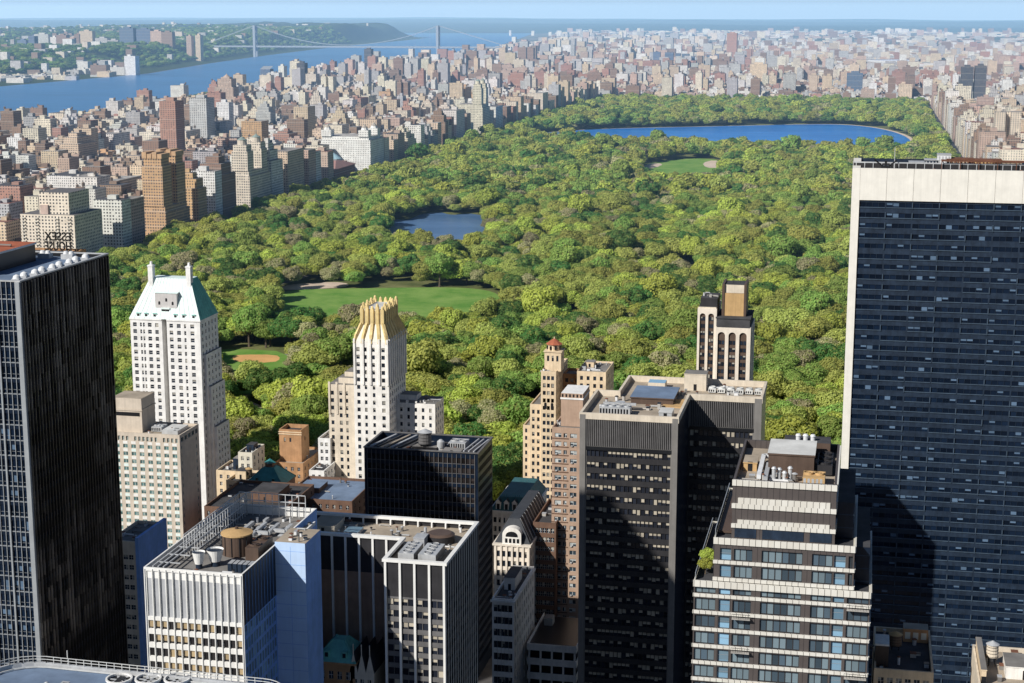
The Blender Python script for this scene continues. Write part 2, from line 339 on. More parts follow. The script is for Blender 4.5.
def hvac(root,x0,x1,y0,y1,z,h,fans=2,mats=('galvanized','black_metal'),name='air_conditioning_unit',along='x'):
    mb=MB(); mb.box(x0+.3,x1-.3,y0+.3,y1-.3,z,z+.35,1); mb.box(x0,x1,y0,y1,z+.35,z+h,0,bot=True)
    L=(x1-x0) if along=='x' else (y1-y0); n=max(3,int(L/.9))
    for i in range(n):
        if along=='x':
            a=x0+.15+i*(L-.3)/n; mb.poly([(a,y0-.02,z+.6),(a+(L-.3)/n*.6,y0-.02,z+.6),(a+(L-.3)/n*.6,y0-.02,z+h-.3),(a,y0-.02,z+h-.3)],1)
        else:
            a=y0+.15+i*(L-.3)/n; mb.poly([(x1+.02,a,z+.6),(x1+.02,a+(L-.3)/n*.6,z+.6),(x1+.02,a+(L-.3)/n*.6,z+h-.3),(x1+.02,a,z+h-.3)],1)
    o=part(mb,name,mats,root)
    r=min((x1-x0) if along!='x' else L/fans, (y1-y0) if along=='x' else L/fans)*.42
    for i in range(fans):
        f=MB(); t=(i+.5)/fans
        cx,cy=(x0+(x1-x0)*t,(y0+y1)/2) if along=='x' else ((x0+x1)/2,y0+(y1-y0)*t)
        f.cyl(cx,cy,z+h,z+h+.45,r,18,0,cap=False); f.cyl(cx,cy,z+h,z+h+.12,r*.93,18,1); f.cyl(cx,cy,z+h,z+h+.3,r*.2,8,0)
        for k in range(5):
            a=k*2*math.pi/5; f.bar((cx,cy,z+h+.22),(cx+r*.85*math.cos(a),cy+r*.85*math.sin(a),z+h+.22),.3,0,.05)
        f.build('fan',M(*mats),o)
    return o
def duct(root,pts,w=.7,mat='duct_white',name='duct'):
    mb=MB()
    for p,q in zip(pts,pts[1:]): mb.bar(p,q,w,0)
    return part(mb,name,(mat,),root)
def bulkhead(root,x0,x1,y0,y1,z,h,mats=('concrete','roof_grey','black_metal'),name='roof_bulkhead'):
    mb=MB(); mb.box(x0,x1,y0,y1,z,z+h,0,1); 
    mb.box(x0-.12,x1+.12,y0-.12,y1+.12,z+h,z+h+.25,0,1,bot=True)
    xm=(x0+x1)/2; mb.poly([(xm-.5,y0-.02,z+.02),(xm+.5,y0-.02,z+.02),(xm+.5,y0-.02,z+2.1),(xm-.5,y0-.02,z+2.1)],2)
    return part(mb,name,mats,root)
def clutter(root,x0,x1,y0,y1,z,n,seed,big=2.2):
    """small vents, curbs and boxes on a roof, each a part"""
    r=random.Random(seed)
    for i in range(n):
        a,b=r.uniform(x0,x1),r.uniform(y0,y1); k=r.random()
        mb=MB()
        if k<.4:
            w,d,h=r.uniform(.6,big),r.uniform(.6,big),r.uniform(.5,1.6); mb.box(a-w/2,a+w/2,b-d/2,b+d/2,z,z+h,0); mb.box(a-w/2-.08,a+w/2+.08,b-d/2-.08,b+d/2+.08,z+h,z+h+.12,1,bot=True); nm='roof_vent_box'
        elif k<.75:
            rr=r.uniform(.2,.5); h=r.uniform(.8,2); mb.cyl(a,b,z,z+h,rr,10,0); mb.cyl(a,b,z+h,z+h+.25,rr*1.5,10,1,rr*.6); nm='vent_pipe'
        else:
            l=r.uniform(2,6); mb.bar((a-l/2,b,z+.5),(a+l/2,b,z+.5),.35,0); mb.box(a-l/2,a-l/2+.2,b-.15,b+.15,z,z+.33,1); mb.box(a+l/2-.2,a+l/2,b-.15,b+.15,z,z+.33,1); nm='roof_pipe'
        part(mb,nm,(r.choice(('galvanized','duct_white','roof_grey','concrete')),r.choice(('black_metal','galvanized','rust'))),root)
# ================================================================== foreground buildings
ZB=CAMZ*(1-1/.75)
FOOT=[]   # footprints kept clear of filler
def T(name,label,cat,x0,x1,y0,y1,group=None):
    FOOT.append(tuple(v*XFK for v in (x0,x1,y0,y1))); return thing(name,label,cat,((x0+x1)/2*XFK,(y0+y1)/2*XFK,0),group)
def rooftop_rail(root,pts,z,h=1.1,step=2.0,name='guard_rail',mat='rail_metal',w=.09):
    mb=MB()
    for p,q in zip(pts,pts[1:]):
        p,q=Vector((*p,z)),Vector((*q,z)); L=(q-p).length; n=max(1,int(L/step))
        for i in range(n+1):
            c=p+(q-p)*(i/n); mb.bar(c,c+Z_*h,w)
        for k in (h,h*.55): mb.bar(p+Z_*k,q+Z_*k,w)
    return part(mb,name,(mat,),root)

# ---- 1 black office slab on the left
def black_slab():
    x0,x1,y0,y1,z=-253,-190,344,390,184.5
    t=T('office_tower','tall black office slab with pale steel mullions on its front and dark ribbed side','office tower',x0,x1,y0,y1)
    mb=MB(); wl=[]
    n=48; rows=floors(2,z,3.75,.95,2.6,1.2)
    shell(mb,x0,x1,y0,y1,0,z,S=(even(x1-x0,n,1.14,.9),rows),E=(even(y1-y0,30,1.1,.6),floors(2,z,3.75,1.05,2.45,3)),rec=.18,mw=0,ms=1,mr=2,wl=wl,par=.9,sm={0:3,n:3})
    b=mb.build('body',M('black_metal','navy_panel','roof_blue_grey','steel_mullion'),t)
    s=[w for w in wl if w[1].x>.5]; e=[w for w in wl if w[1].x<.5]
    vis=lambda w:-w[0].z+(0 if w[0].x>-225 or w[1].x<.5 else 500)
    windows(t,s,'pane_navy','steel_mullion',60,1,.35,order=vis); windows(t,e,'pane_bronze','black_metal',40,1,0)
    f=MB()
    p=(x1-x0-1.8)/n
    for i in range(n+1):
        x=x0+.9+i*p; big=(i%4==0); w=.20 if big else .07; f.box(x-w,x+w,y0-(.4 if big else .16),y0-.004,6,z-.02,0)
    f.box(x1-.9,x1+.05,y0-.45,y0-.006,6,z+.02,0)
    for (za,zb) in rows: f.box(x0+.9,x1-.9,y0-.06,y0-.003,za-.22,za-.06,0)
    part(f,'mullions',('steel_mullion',),t)
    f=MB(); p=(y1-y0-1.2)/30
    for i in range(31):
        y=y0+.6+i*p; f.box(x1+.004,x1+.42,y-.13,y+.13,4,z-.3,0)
    part(f,'ribs',('bronze_reflections',),t)
    f=MB(); f.box(x0,x1+.15,y0-.15,y1+.15,z-.05,z+.22,0)  # coping ring
    f=MB()
    for a,b,c,d in ((x0,x1+.2,y0-.2,y0+.5),(x0,x1+.2,y1-.5,y1+.2),(x1-.5,x1+.2,y0+.5,y1-.5)): f.box(a,b,c,d,z+.004,z+.3,0,bot=True)
    part(f,'coping',('galvanized',),t)
    zr=z-.9
    for i in range(9):
        y=y0+5+i*4.4; x=x1-3.4-(i%2)*.5
        m=MB(); m.box(x-1.0,x+1.0,y-.9,y+.9,zr,zr+.8,0); m.cyl(x,y,zr+.8,zr+1.5,1.0,14,1,.75); m.cyl(x,y,zr+1.5,zr+1.8,.75,14,1,.2); part(m,'exhaust_fan',('galvanized','duct_white'),t)
    for i in range(4):
        x=x1-9-i*6.5; y=y1-4; m=MB(); m.box(x-1.6,x+1.6,y-1.1,y+1.1,zr,zr+1.3,0); m.cyl(x-.7,y,zr+1.3,zr+2,.7,12,1,.5); m.cyl(x+.8,y,zr+1.3,zr+2,.7,12,1,.5); part(m,'exhaust_fan',('galvanized','duct_white'),t)
    # penthouse with terracotta deck
    m=MB(); a,b,c,d=x0+4,x1-15.5,y0+10,y1-9
    m.box(a,b,c,d,zr,z+3.4,0,1); m.box(a-.3,b+.3,c-.3,d+.3,z+3.4,z+3.9,2,1,bot=True); m.box(a+3,b-8,c+8,d-6,z+3.9,z+5.2,2,1)
    part(m,'penthouse',('black_metal','terracotta','white_brick'),t)
    clutter(t,a+2,b-2,c+2,d-2,z+3.9,14,5,1.8); clutter(t,x0+3,x1-6,y0+2,y0+8,zr,10,6)
black_slab()

# ---- sign seen from behind, on the hotel behind the black slab
def sign_hotel():
    x0,x1,y0,y1,z=-408,-372,704,740,atY(57,253,731).z+1
    t=T('hotel_tower','brown hotel behind the black slab carrying big ESSEX HOUSE letters seen from the back','hotel',x0,x1,y0,y1)
    mb=MB(); wl=[]; shell(mb,x0,x1,y0,y1,0,z,S=(even(x1-x0,9,1.6,1),floors(2,z,3.2,1,1.7,2)),E=(even(y1-y0,8,1.5,1),floors(2,z,3.2,1,1.7,2)),mw=0,mr=1,wl=wl)
    mb.build('body',M('orange_brick','roof_dark'),t); windows(t,wl,'pane','white_paint',40,1)
    s=bpy.data.objects.new('roof_sign',None); COL.objects.link(s); s.parent=t
    A=atY(44.5,252,731); B=atY(71.5,252,731); zb=z-1; H=(atY(57,231,731).z-zb)
    w=B.x-A.x; s.location=(0,0,0)
    fr=MB()
    for i in range(6):
        x=A.x+w*i/5; fr.bar((x,731.2,zb),(x,731.2,zb+H),.14); None
    for k in (.08,.52): fr.bar((A.x,731.2,zb+H*k),(B.x,731.2,zb+H*k),.14)
    o=fr.build('sign_frame',M('sign_letter')); o.parent=s; o.location=-parent_org(t)
    for word,k in (('ESSEX',.55),('HOUSE',.11)):
        c=bpy.data.curves.new('letters','FONT'); c.body=word; c.size=1; c.extrude=.03; c.offset=.015
        ob=bpy.data.objects.new('tmp',c); COL.objects.link(ob); bpy.context.view_layer.update()
        me=bpy.data.meshes.new_from_object(ob.evaluated_get(bpy.context.evaluated_depsgraph_get())); bpy.data.objects.remove(ob)
        xs=[v.co.x for v in me.vertices]; ys=[v.co.y for v in me.vertices]
        sx=w*.97/(max(xs)-min(xs)); sy=H*.40/(max(ys)-min(ys))
        for v in me.vertices: v.co=Vector(((v.co.x-min(xs))*sx,(v.co.y-min(ys))*sy,v.co.z*8))
        me.materials.clear(); me.materials.append(MATS['sign_letter']); me.update()
        L=bpy.data.objects.new('letters',me); COL.objects.link(L); L.parent=s
        L.rotation_euler=(math.pi/2,0,math.pi); L.location=Vector((B.x-w*.015,731.45,zb+H*k))-parent_org(t)
sign_hotel()

# ---- hotel with steep copper roof and two chimneys
def copper_hotel():
    x0,x1,y0,y1=-341,-305.5,720,742; ze=103
    t=T('hotel_tower','white brick hotel tower with steep pale copper roof and two tall chimneys at its ends','hotel',x0,x1,y0,y1)
    mb=MB(); wl=[]; rows=floors(2,ze,3.35,.9,1.95,1.6)
    xa,xb=x0+16.2,x0+18.6        # recess between the two front wings
    def cols(L,spec): return spec
    c1=[(1.4,3.3),(5.0,5.9),(6.5,7.4),(9.0,10.9),(12.7,14.4)]; c2=[(1.4,3.2),(5.2,7.1),(8.8,9.8),(12.0,13.9)]
    facade(mb,(x0,y0,0),X_,16.2,0,ze,c1,rows,.35,0,wl=wl); facade(mb,(xb,y0,0),X_,x1-xb,0,ze,c2,rows,.35,0,wl=wl)
    mb.poly([(xa,y0,0),(xa,y0+6,0),(xa,y0+6,ze),(xa,y0,ze)],0); mb.poly([(xb,y0+6,0),(xb,y0,0),(xb,y0,ze),(xb,y0+6,ze)],0); mb.poly([(xa,y0+6,0),(xb,y0+6,0),(xb,y0+6,ze),(xa,y0+6,ze)],2)
    facade(mb,(x1,y0,0),Y_,y1-y0,0,ze,even(y1-y0,5,1.4,1),rows,.35,0,wl=wl); facade(mb,(x1,y1,0),-X_,x1-x0,0,ze,[],[],.3,0); facade(mb,(x0,y1,0),-Y_,y1-y0,0,ze,[],[],.3,0)
    # lower wings stepping out to the east
    for k,(dx,zz) in enumerate(((1.3,86),(2.6,70),(4.2,50))):
        facade(mb,(x1+(0,1.3,2.6)[k],y0+3+k*1.5,0),X_,dx-(0,1.3,2.6)[k],0,zz,[],[],.3,0)
        facade(mb,(x1+dx,y0+3+k*1.5,0),Y_,y1-y0-3-k*1.5,0,zz,even(y1-y0-3-k*1.5,4,1.4,1),floors(2,zz,3.35,1,1.75,1.5),.3,0,wl=wl)
        mb.poly([(x1+(0,1.3,2.6)[k],y0+3+k*1.5,zz),(x1+dx,y0+3+k*1.5,zz),(x1+dx,y1,zz),(x1+(0,1.3,2.6)[k],y1,zz)],1)
    mb.box(x0-.35,xa,y0-.35,y0-.003,ze-.7,ze,0,bot=True); mb.box(xb,x1+.35,y0-.35,y0-.003,ze-.7,ze,0,bot=True); mb.box(x1+.003,x1+.35,y0,y1,ze-.7,ze,0,bot=True)
    mb.build('body',M('white_brick','roof_grey','pinkish_brick'),t)
    windows(t,wl,'pane','white_paint',100,1,.5,fw=.12)
    # roof: truncated hip, sun and shade put into its colours: pale south, green east
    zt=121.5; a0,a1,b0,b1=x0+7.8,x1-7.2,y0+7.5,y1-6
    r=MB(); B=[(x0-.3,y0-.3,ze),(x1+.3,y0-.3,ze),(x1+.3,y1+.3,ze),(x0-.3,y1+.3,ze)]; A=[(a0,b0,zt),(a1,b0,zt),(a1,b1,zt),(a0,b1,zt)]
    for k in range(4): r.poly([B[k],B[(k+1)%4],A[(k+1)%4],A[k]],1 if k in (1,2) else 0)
    r.poly(A,0)
    for i in range(1,14):                                    # standing seams
        f=i/14; p=Vector(B[0]).lerp(Vector(B[1]),f); q=Vector(A[0]).lerp(Vector(A[1]),f); r.bar(p+Vector((0,-.05,.05)),q+Vector((0,-.05,.05)),.12,0)
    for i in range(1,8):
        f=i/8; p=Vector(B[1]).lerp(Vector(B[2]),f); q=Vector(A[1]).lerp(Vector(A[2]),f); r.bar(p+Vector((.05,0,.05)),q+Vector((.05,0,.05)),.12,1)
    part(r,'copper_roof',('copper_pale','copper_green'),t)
    d=MB(); cx=(xa+xb)/2                                     # central gable with arched windows
    d.box(cx-5.0,cx+6.0,y0+1.8,y0+8,ze,ze+12.2,0); 
    d.poly([(cx-5.4,y0+1.5,ze+12.2),(cx+6.4,y0+1.5,ze+12.2),(cx+6.0,y0+8.4,ze+13),(cx-5,y0+8.4,ze+13)],1)
    for (a,b,c) in ((-3.4,-2.4,6.6),(.2,1.2,8.2),(3.4,4.4,6.6)):
        pts=[(cx+a,y0+1.77,ze+c)]+[(cx+b,y0+1.77,ze+c)]+[(cx+(a+b)/2+.5*math.cos(q),y0+1.77,ze+c+1.2+.5*math.sin(q)) for q in (0,.6,1.2,1.8,2.4,3.1)]; d.poly(pts,2)
    d.box(cx-1.6,cx+2.2,y0+1.2,y0+1.795,ze+1.5,ze+4.6,2); d.box(cx-1.9,cx+2.5,y0+1.0,y0+1.79,ze+4.6,ze+5.2,1,bot=True)
    part(d,'gable',('pale_brick','copper_pale','black_metal'),t)
    for (xx) in (x0+4.2,x0+8.2,x0+12.6,x1-12.4,x1-8.2,x1-3.2):
        m=MB(); m.box(xx-.9,xx+.9,y0+.2,y0+2.8,ze,ze+2.4,0); m.box(xx-.6,xx+.6,y0+.12,y0+.197,ze+.7,ze+2.1,1); m.poly([(xx-1.1,y0-.05,ze+2.4),(xx+1.1,y0-.05,ze+2.4),(xx+1.1,y0+3.2,ze+3.1),(xx-1.1,y0+3.2,ze+3.1)],2); part(m,'dormer',('copper_pale','black_metal','copper_green'),t)
    for cx_ in (x0+8.6,x1-7.6):
        m=MB(); m.box(cx_-1.15,cx_+1.15,b0-1.6,b0+1.4,zt-6,zt+5.6,0); m.box(cx_-1.35,cx_+1.35,b0-1.8,b0+1.6,zt+5.6,zt+6.3,0,bot=True); m.cyl(cx_,b0,zt+6.3,zt+7.9,.7,10,0,.6); part(m,'chimney',('white_brick',),t)
copper_hotel()

# ---- apartment-hotel slab with turquoise and white bands
def banded_hotel():
    x0,x1,y0,y1,z=-318,-270,611,631,76.4
    t=T('hotel_slab','pale hotel slab with rows of white and turquoise window panels between tan piers','hotel',x0,x1,y0,y1)
    mb=MB(); wl=[]; n=13; rows=floors(2,z,3.2,1.25,1.55,4.6)
    cols=even(x1-x0,n,2.0,.5); topr=[(z-3.4,z-1.5)]
    facade(mb,(x0,y0,0),X_,x1-x0,0,z-4.4,cols,rows,.25,0,2,wl)
    facade(mb,(x0,y0,z-4.4),X_,x1-x0,z-4.4,z,[c for i,c in enumerate(even(x1-x0,n*2,1.0,.5)) if i%7],topr,.5,0,0,wl)
    facade(mb,(x1,y0,0),Y_,y1-y0,0,z-4.4,[(1.2,2.2),(16.4,17.6)],rows,.25,3,3,wl); facade(mb,(x1,y0,z-4.4),Y_,y1-y0,z-4.4,z,even(y1-y0,5,2.4,.8),topr,.6,3,3,wl)
    facade(mb,(x1,y1,0),-X_,x1-x0,0,z,[],[],.3,3); facade(mb,(x0,y1,0),-Y_,y1-y0,0,z,[],[],.3,3)
    parapet_roof(mb,x0,x1,y0,y1,z,.9,.5,0,1)
    mb.build('body',M('hotel_pier','roof_tan','cream_panel','hotel_pier'),t)
    windows(t,wl,'pane_teal','white_paint',100,2,0,fw=.1,order=lambda w:-w[0].z+(0 if w[0].x>-312 else 90))
    f=MB()
    for (za,zb) in rows:
        for (a,b) in cols: f.box(x0+a,x0+b,y0-.05,y0-.004,zb+.25,zb+1.35,(0 if R.random()<.8 else 1))
    part(f,'spandrel_panels',('white_paint','copper_pale'),t)
    zr=z-.9
    m=MB(); c0,c1=x1-31.5,x1-18; m.box(c0+.3,c1,y0+4,y1-3,zr,z+13.5,0,1); m.box(c0,c1+.3,y0+3.7,y1-2.7,z+8.3,z+8.9,0,1,bot=True); m.box(c0+.9,c1-.9,y0+3.94,y0+3.997,z+6,z+7.6,2); m.box(c0+.6,c1-.4,y0+4.3,y1-3.3,z+13.5,z+13.52,1)
    part(m,'penthouse',('hotel_pier','roof_tan','black_metal'),t)
    hvac(t,x1-15,x1-10.5,y0+6,y0+12,zr,2.2,3); clutter(t,x1-17,x1-4,y0+3,y1-3,zr,14,21)
    m=MB(); m.box(x1-9.5,x1-2.5,y0+4,y1-5,zr,z+.7,0,1); part(m,'skylight',('galvanized','roof_white'),t)
banded_hotel()

# ---- office with pale louvres and a flank coloured with blue shade
def louvre_office():
    x0,x1,y0,y1,z=-194.5,-165,412,476,92.4
    t=T('office_building','white fronted office block with tall pale roof louvres and a blue shaded flank','office building',x0,-155.7,y0,y1)
    mb=MB(); wl=[]; n=14; W=x1-x0
    cols=even(W,n,1.6,.5); zl=z-15.2
    rows=floors(ZB+2,zl,4.1,.9,2.55,0); f_=[(za+.2,zb+.2) for za,zb in rows]
    facade(mb,(x0,y0,ZB),X_,W,ZB,zl,cols,f_,.45,0,0,wl)
    facade(mb,(x0,y0,zl),X_,W,zl,z,even(W,n,1.55,.5),[(zl+.7,z-1.0)],.35,0,0,None,mrev=0)
    for a,b in even(W,n,1.55,.5): 
        mb.poly([(x0+a,y0+.34,zl+.7),(x0+b,y0+.34,zl+.7),(x0+b,y0+.34,z-3.2),(x0+a,y0+.34,z-3.2)],4); mb.poly([(x0+a,y0+.34,z-3.2),(x0+b,y0+.34,z-3.2),(x0+b,y0+.34,z-1),(x0+a,y0+.34,z-1)],0)
    ec=even(26,12,1.5,.5); er=floors(ZB+2,zl,4.1,.6,3.1,0)
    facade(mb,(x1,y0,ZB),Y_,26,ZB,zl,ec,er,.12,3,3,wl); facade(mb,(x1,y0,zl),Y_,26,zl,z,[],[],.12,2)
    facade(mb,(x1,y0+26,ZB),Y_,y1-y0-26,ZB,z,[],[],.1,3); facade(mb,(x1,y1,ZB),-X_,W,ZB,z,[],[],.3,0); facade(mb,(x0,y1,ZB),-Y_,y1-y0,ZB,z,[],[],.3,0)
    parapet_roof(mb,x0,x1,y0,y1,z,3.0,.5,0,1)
    mb.build('body',M('white_paint','roof_grey','slate_panel','wall_shade_blue','louver_pale'),t)
    windows(t,[w for w in wl if w[1].x>.5],'pane_tan','white_paint',70,1,.0,fw=.1); windows(t,[w for w in wl if w[1].x<.5],'pane_blue','wall_shade_blue',30,1,0)
    f=MB()
    for a,b in [(0,.5)]+[(c[1],c[1]+.3) for c in cols]:
        f.box(x0+a+.1,x0+a+.36,y0-.28,y0-.004,ZB,z-.4,0)
    part(f,'mullions',('white_paint',),t)
    f=MB()                                                # dark joints between the louvre panels on the flank
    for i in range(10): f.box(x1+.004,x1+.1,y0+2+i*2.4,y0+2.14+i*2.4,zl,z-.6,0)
    part(f,'flank_ribs',('wall_shade_blue',),t)
    # lift shaft wall standing out on the east
    c0,c1,d0,d1=x1+.004,-155.7,438,452; s=MB(); s.box(c0,c1,d0,d1,ZB,z+1.1,0,1)
    for v in range(4): s.V  # keep
    so=part(s,'lift_shaft',('wall_shade_blue','roof_tan'),t)
    wt=MB(); wt.box(c0+.02,c1-.0,d0-.05,d0-.004,ZB,z+1.2,0); wt.build('shaft_facing',M('shaft_face'),so)  # facing tinted blue in place of skylit shade
    jt=MB()
    for k in range(24):
        zz=z-1.5-k*4.1; jt.box(c0+.05,c1+.03,d0-.09,d0-.051,zz,zz+.10,0,bot=True); jt.box(c1+.004,c1+.05,d0,d1,zz,zz+.10,0,bot=True)
    jt.box(c1-4.6,c1-4.5,d0-.08,d0-.051,ZB,z,0); jt.build('panel_joints',M('wall_shade_blue'),so)
    # lower annex behind the shaft
    a=MB(); a.box(x1+.004,-162.4,452.01,467,ZB,z-2.4,0,1); a.box(x1+.004,-162.4,452.01,452.5,z-2.4,z-1.4,2); a.box(-162.9,-162.4,452.5,467,z-2.4,z-1.4,2); part(a,'annex',('wall_shade_blue','roof_tan','white_brick'),t)
    clutter(t,x1+.8,-163.2,454,465,z-2.4,5,9,1.2); clutter(t,c0+1,c1-1,d0+1,d1-1,z+1.1,8,10,1.6)
    zr=z-3.0
    # big round cooling tower with ochre top
    m=MB(); cx,cy=-176.5,437.5; m.cyl(cx,cy,zr,zr+6.1,4.4,32,1); m.cyl(cx,cy,zr+6.1,zr+6.5,4.7,32,0); m.cyl(cx,cy,zr+6.5,zr+7.5,4.6,32,0,.8); m.cyl(cx,cy,zr+7.5,zr+8.2,.5,10,1)
    for k in range(12):
        q=k*math.pi/6; m.bar((cx+4.45*math.cos(q),cy+4.45*math.sin(q),zr+.2),(cx+4.45*math.cos(q),cy+4.45*math.sin(q),zr+6.1),.22,2)
    part(m,'cooling_tower',('tank_lid','brown_panel','black_metal'),t)
    for (cx,cy,rr) in ((-178.5,425.5,2.5),(-182.2,422.3,1.9)):
        m=MB(); m.cyl(cx,cy,zr,zr+1.5,rr*.5,18,1); m.cyl(cx,cy,zr+1.5,zr+5.0,rr*.62,20,0,rr,cap=False); m.cyl(cx,cy,zr+4.4,zr+4.5,rr*.9,20,1); part(m,'fan_cowl',('white_paint','slate_panel'),t)
    for i in range(5):
        m=MB(); xx=-173+i*1.5; m.box(xx,xx+1.2,421,424.5,zr,zr+2.6,0,1); part(m,'air_handler',('slate_panel','galvanized'),t)
    hvac(t,-171.5,-167.5,431,443,zr,4.2,2,('brown_panel','black_metal'),along='y')
    # steel screen frames along the west and back of the roof
    def frame(x,ya,yb,zt,name='screen_frame'):
        f=MB()
        nn=int((yb-ya)/2)
        for i in range(nn+1):
            yy=ya+(yb-ya)*i/nn; f.bar((x,yy,zr),(x,yy,zt),.22)
        for zz in (zr+1.4,(zr+zt)/2+.6,zt): f.bar((x,ya,zz),(x,yb,zz),.25)
        part(f,name,('galvanized',),t)
    frame(-190,430,474,z+4.0); frame(-187.5,432,474,z+4.0)
    f=MB()
    for i in range(11):
        xx=-190+i*2.2; f.bar((xx,474,zr),(xx,474,z+4.4),.22)
    for zz in (z+4.4,z+2,z): f.bar((-190,474,zz),(-168,474,zz),.25)
    part(f,'screen_frame',('galvanized',),t)
    f=MB()
    for i in range(3): f.bar((-192.6+i*1.6,414,z-.3),(-192.6+i*1.6,470,z-.3),.35)
    for i in range(8): f.bar((-193,418+i*7,z-.3),(-186,418+i*7,z-.3),.3)
    part(f,'roof_gantry',('galvanized',),t)
    clutter(t,-187,-167,446,472,zr,34,12,3.6); clutter(t,-186,-168,415,420,zr,10,13,2)
    for i in range(4): duct(t,[(-186+i*4.6,447+i*3,zr+1.6),(-181+i*4.2,447+i*3,zr+1.6),(-181+i*4.2,462,zr+1.6)],1.0,'galvanized')
XFK=.75; louvre_office(); XFK=1.0

# ---- dark wedge block between the slab and the louvre office
def wedge():
    x0,x1,y0,y1=-250,-232,500,523; z=62
    P=atY(125,541,500); Q=atY(147,538,523); x0=P.x-6; x1=atY(136,555,500).x; z=P.z
    t=T('office_building','narrow office block with blank blue shaded flank wedged behind the black slab','office building',x0,x1,y0,y1)
    mb=MB(); wl=[]; shell(mb,x0,x1,y0,y1,0,z,S=(even(x1-x0,4,1.7,.8),floors(2,z,3.6,1,1.7,4)),E=None,mw=0,mr=1,wl=wl)
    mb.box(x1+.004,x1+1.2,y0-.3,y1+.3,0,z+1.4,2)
    mb.build('body',M('limestone','roof_grey','wall_shade_blue'),t); windows(t,wl,'pane','white_paint',30,2)
    clutter(t,x0+1,x1-1,y0+2,y1-2,z-1.1,8,31)
wedge()

# ---- roof in the bottom left corner, railing and big fans
def corner_roof():
    z=122.0; Y1=atX  # far edge
    A=gnd(40,657,z); B=gnd(286,678,z); Cc=gnd(-6,676,z)
    y1=A.y; x0=Cc.x-6; x1=B.x
    t=T('office_building','low rounded roof in the near corner with white railing and a row of round fans','office building',x0,x1+2,y1-70,y1+2)
    pts=[(x0,y1-70),(x1+3,y1-70),(x1+3,y1-11)]
    for q in range(0,91,15): pts.append((x1-3+6*math.cos(rad(q)),y1-8+6*math.sin(rad(q))-1))
    for q in range(0,91,15): pts.append((A.x+2-9*math.sin(rad(q)),y1-12+9*math.cos(rad(q))+1.5))
    pts.append((Cc.x-4,Cc.y-2)); pts.append((x0,Cc.y-6))
    mb=MB(); mb.prism(pts,0,z-1.2,0,1)
    mb.build('body',M('slate_panel','roof_blue_grey'),t)
    cxm=sum(p[0] for p in pts)/len(pts); cym=sum(p[1] for p in pts)/len(pts)
    m=MB(); n=len(pts)
    for i in range(n):
        p,q=pts[i],pts[(i+1)%n]
        m.bar((*p,z-.75),(*q,z-.75),.5,0,.9)
    part(m,'parapet',('galvanized',),t)
    ins=[(p[0]+(cxm-p[0])*.012,p[1]+(cym-p[1])*.02) for p in pts]
    rooftop_rail(t,ins[2:],z-.3,1.3,1.6,w=.12)
    ins2=[(p[0]+(cxm-p[0])*.05,p[1]+(cym-p[1])*.07) for p in pts]
    m=MB()
    for p,q in zip(ins2[2:],ins2[3:]): m.bar((*p,z-.9),(*q,z-.9),.25)
    part(m,'window_cleaning_track',('rail_metal',),t)
    for px in (119,148,177):
        c=gnd(px,677,z-.2); m=MB(); m.cyl(c.x,c.y,z-1.2,z-.55,2.3,28,1,2.3,cap=False); m.cyl(c.x,c.y,z-.95,z-.9,2.2,28,2)
        for k in range(28):
            q=k*2*math.pi/28; q2=(k+1)*2*math.pi/28
            m.bar((c.x+2.35*math.cos(q),c.y+2.35*math.sin(q),z-.5),(c.x+2.35*math.cos(q2),c.y+2.35*math.sin(q2),z-.5),.34,0)
        for k in range(6):
            q=k*math.pi/3; m.bar((c.x,c.y,z-.75),(c.x+2.1*math.cos(q),c.y+2.1*math.sin(q),z-.75),.5,1,.06)
        part(m,'roof_fan',('white_paint','galvanized','black_metal'),t)
    c=gnd(68,668,z-1.2); m=MB(); m.bar((c.x,c.y,z-1.2),(c.x,c.y,z+2.4),.14); m.cyl(c.x,c.y,z-1.2,z-.9,.4,10,0); part(m,'mast',('rail_metal',),t)
    clutter(t,A.x+4,A.x+22,y1-13,y1-4,z-1.2,7,41,1.4)
corner_roof()

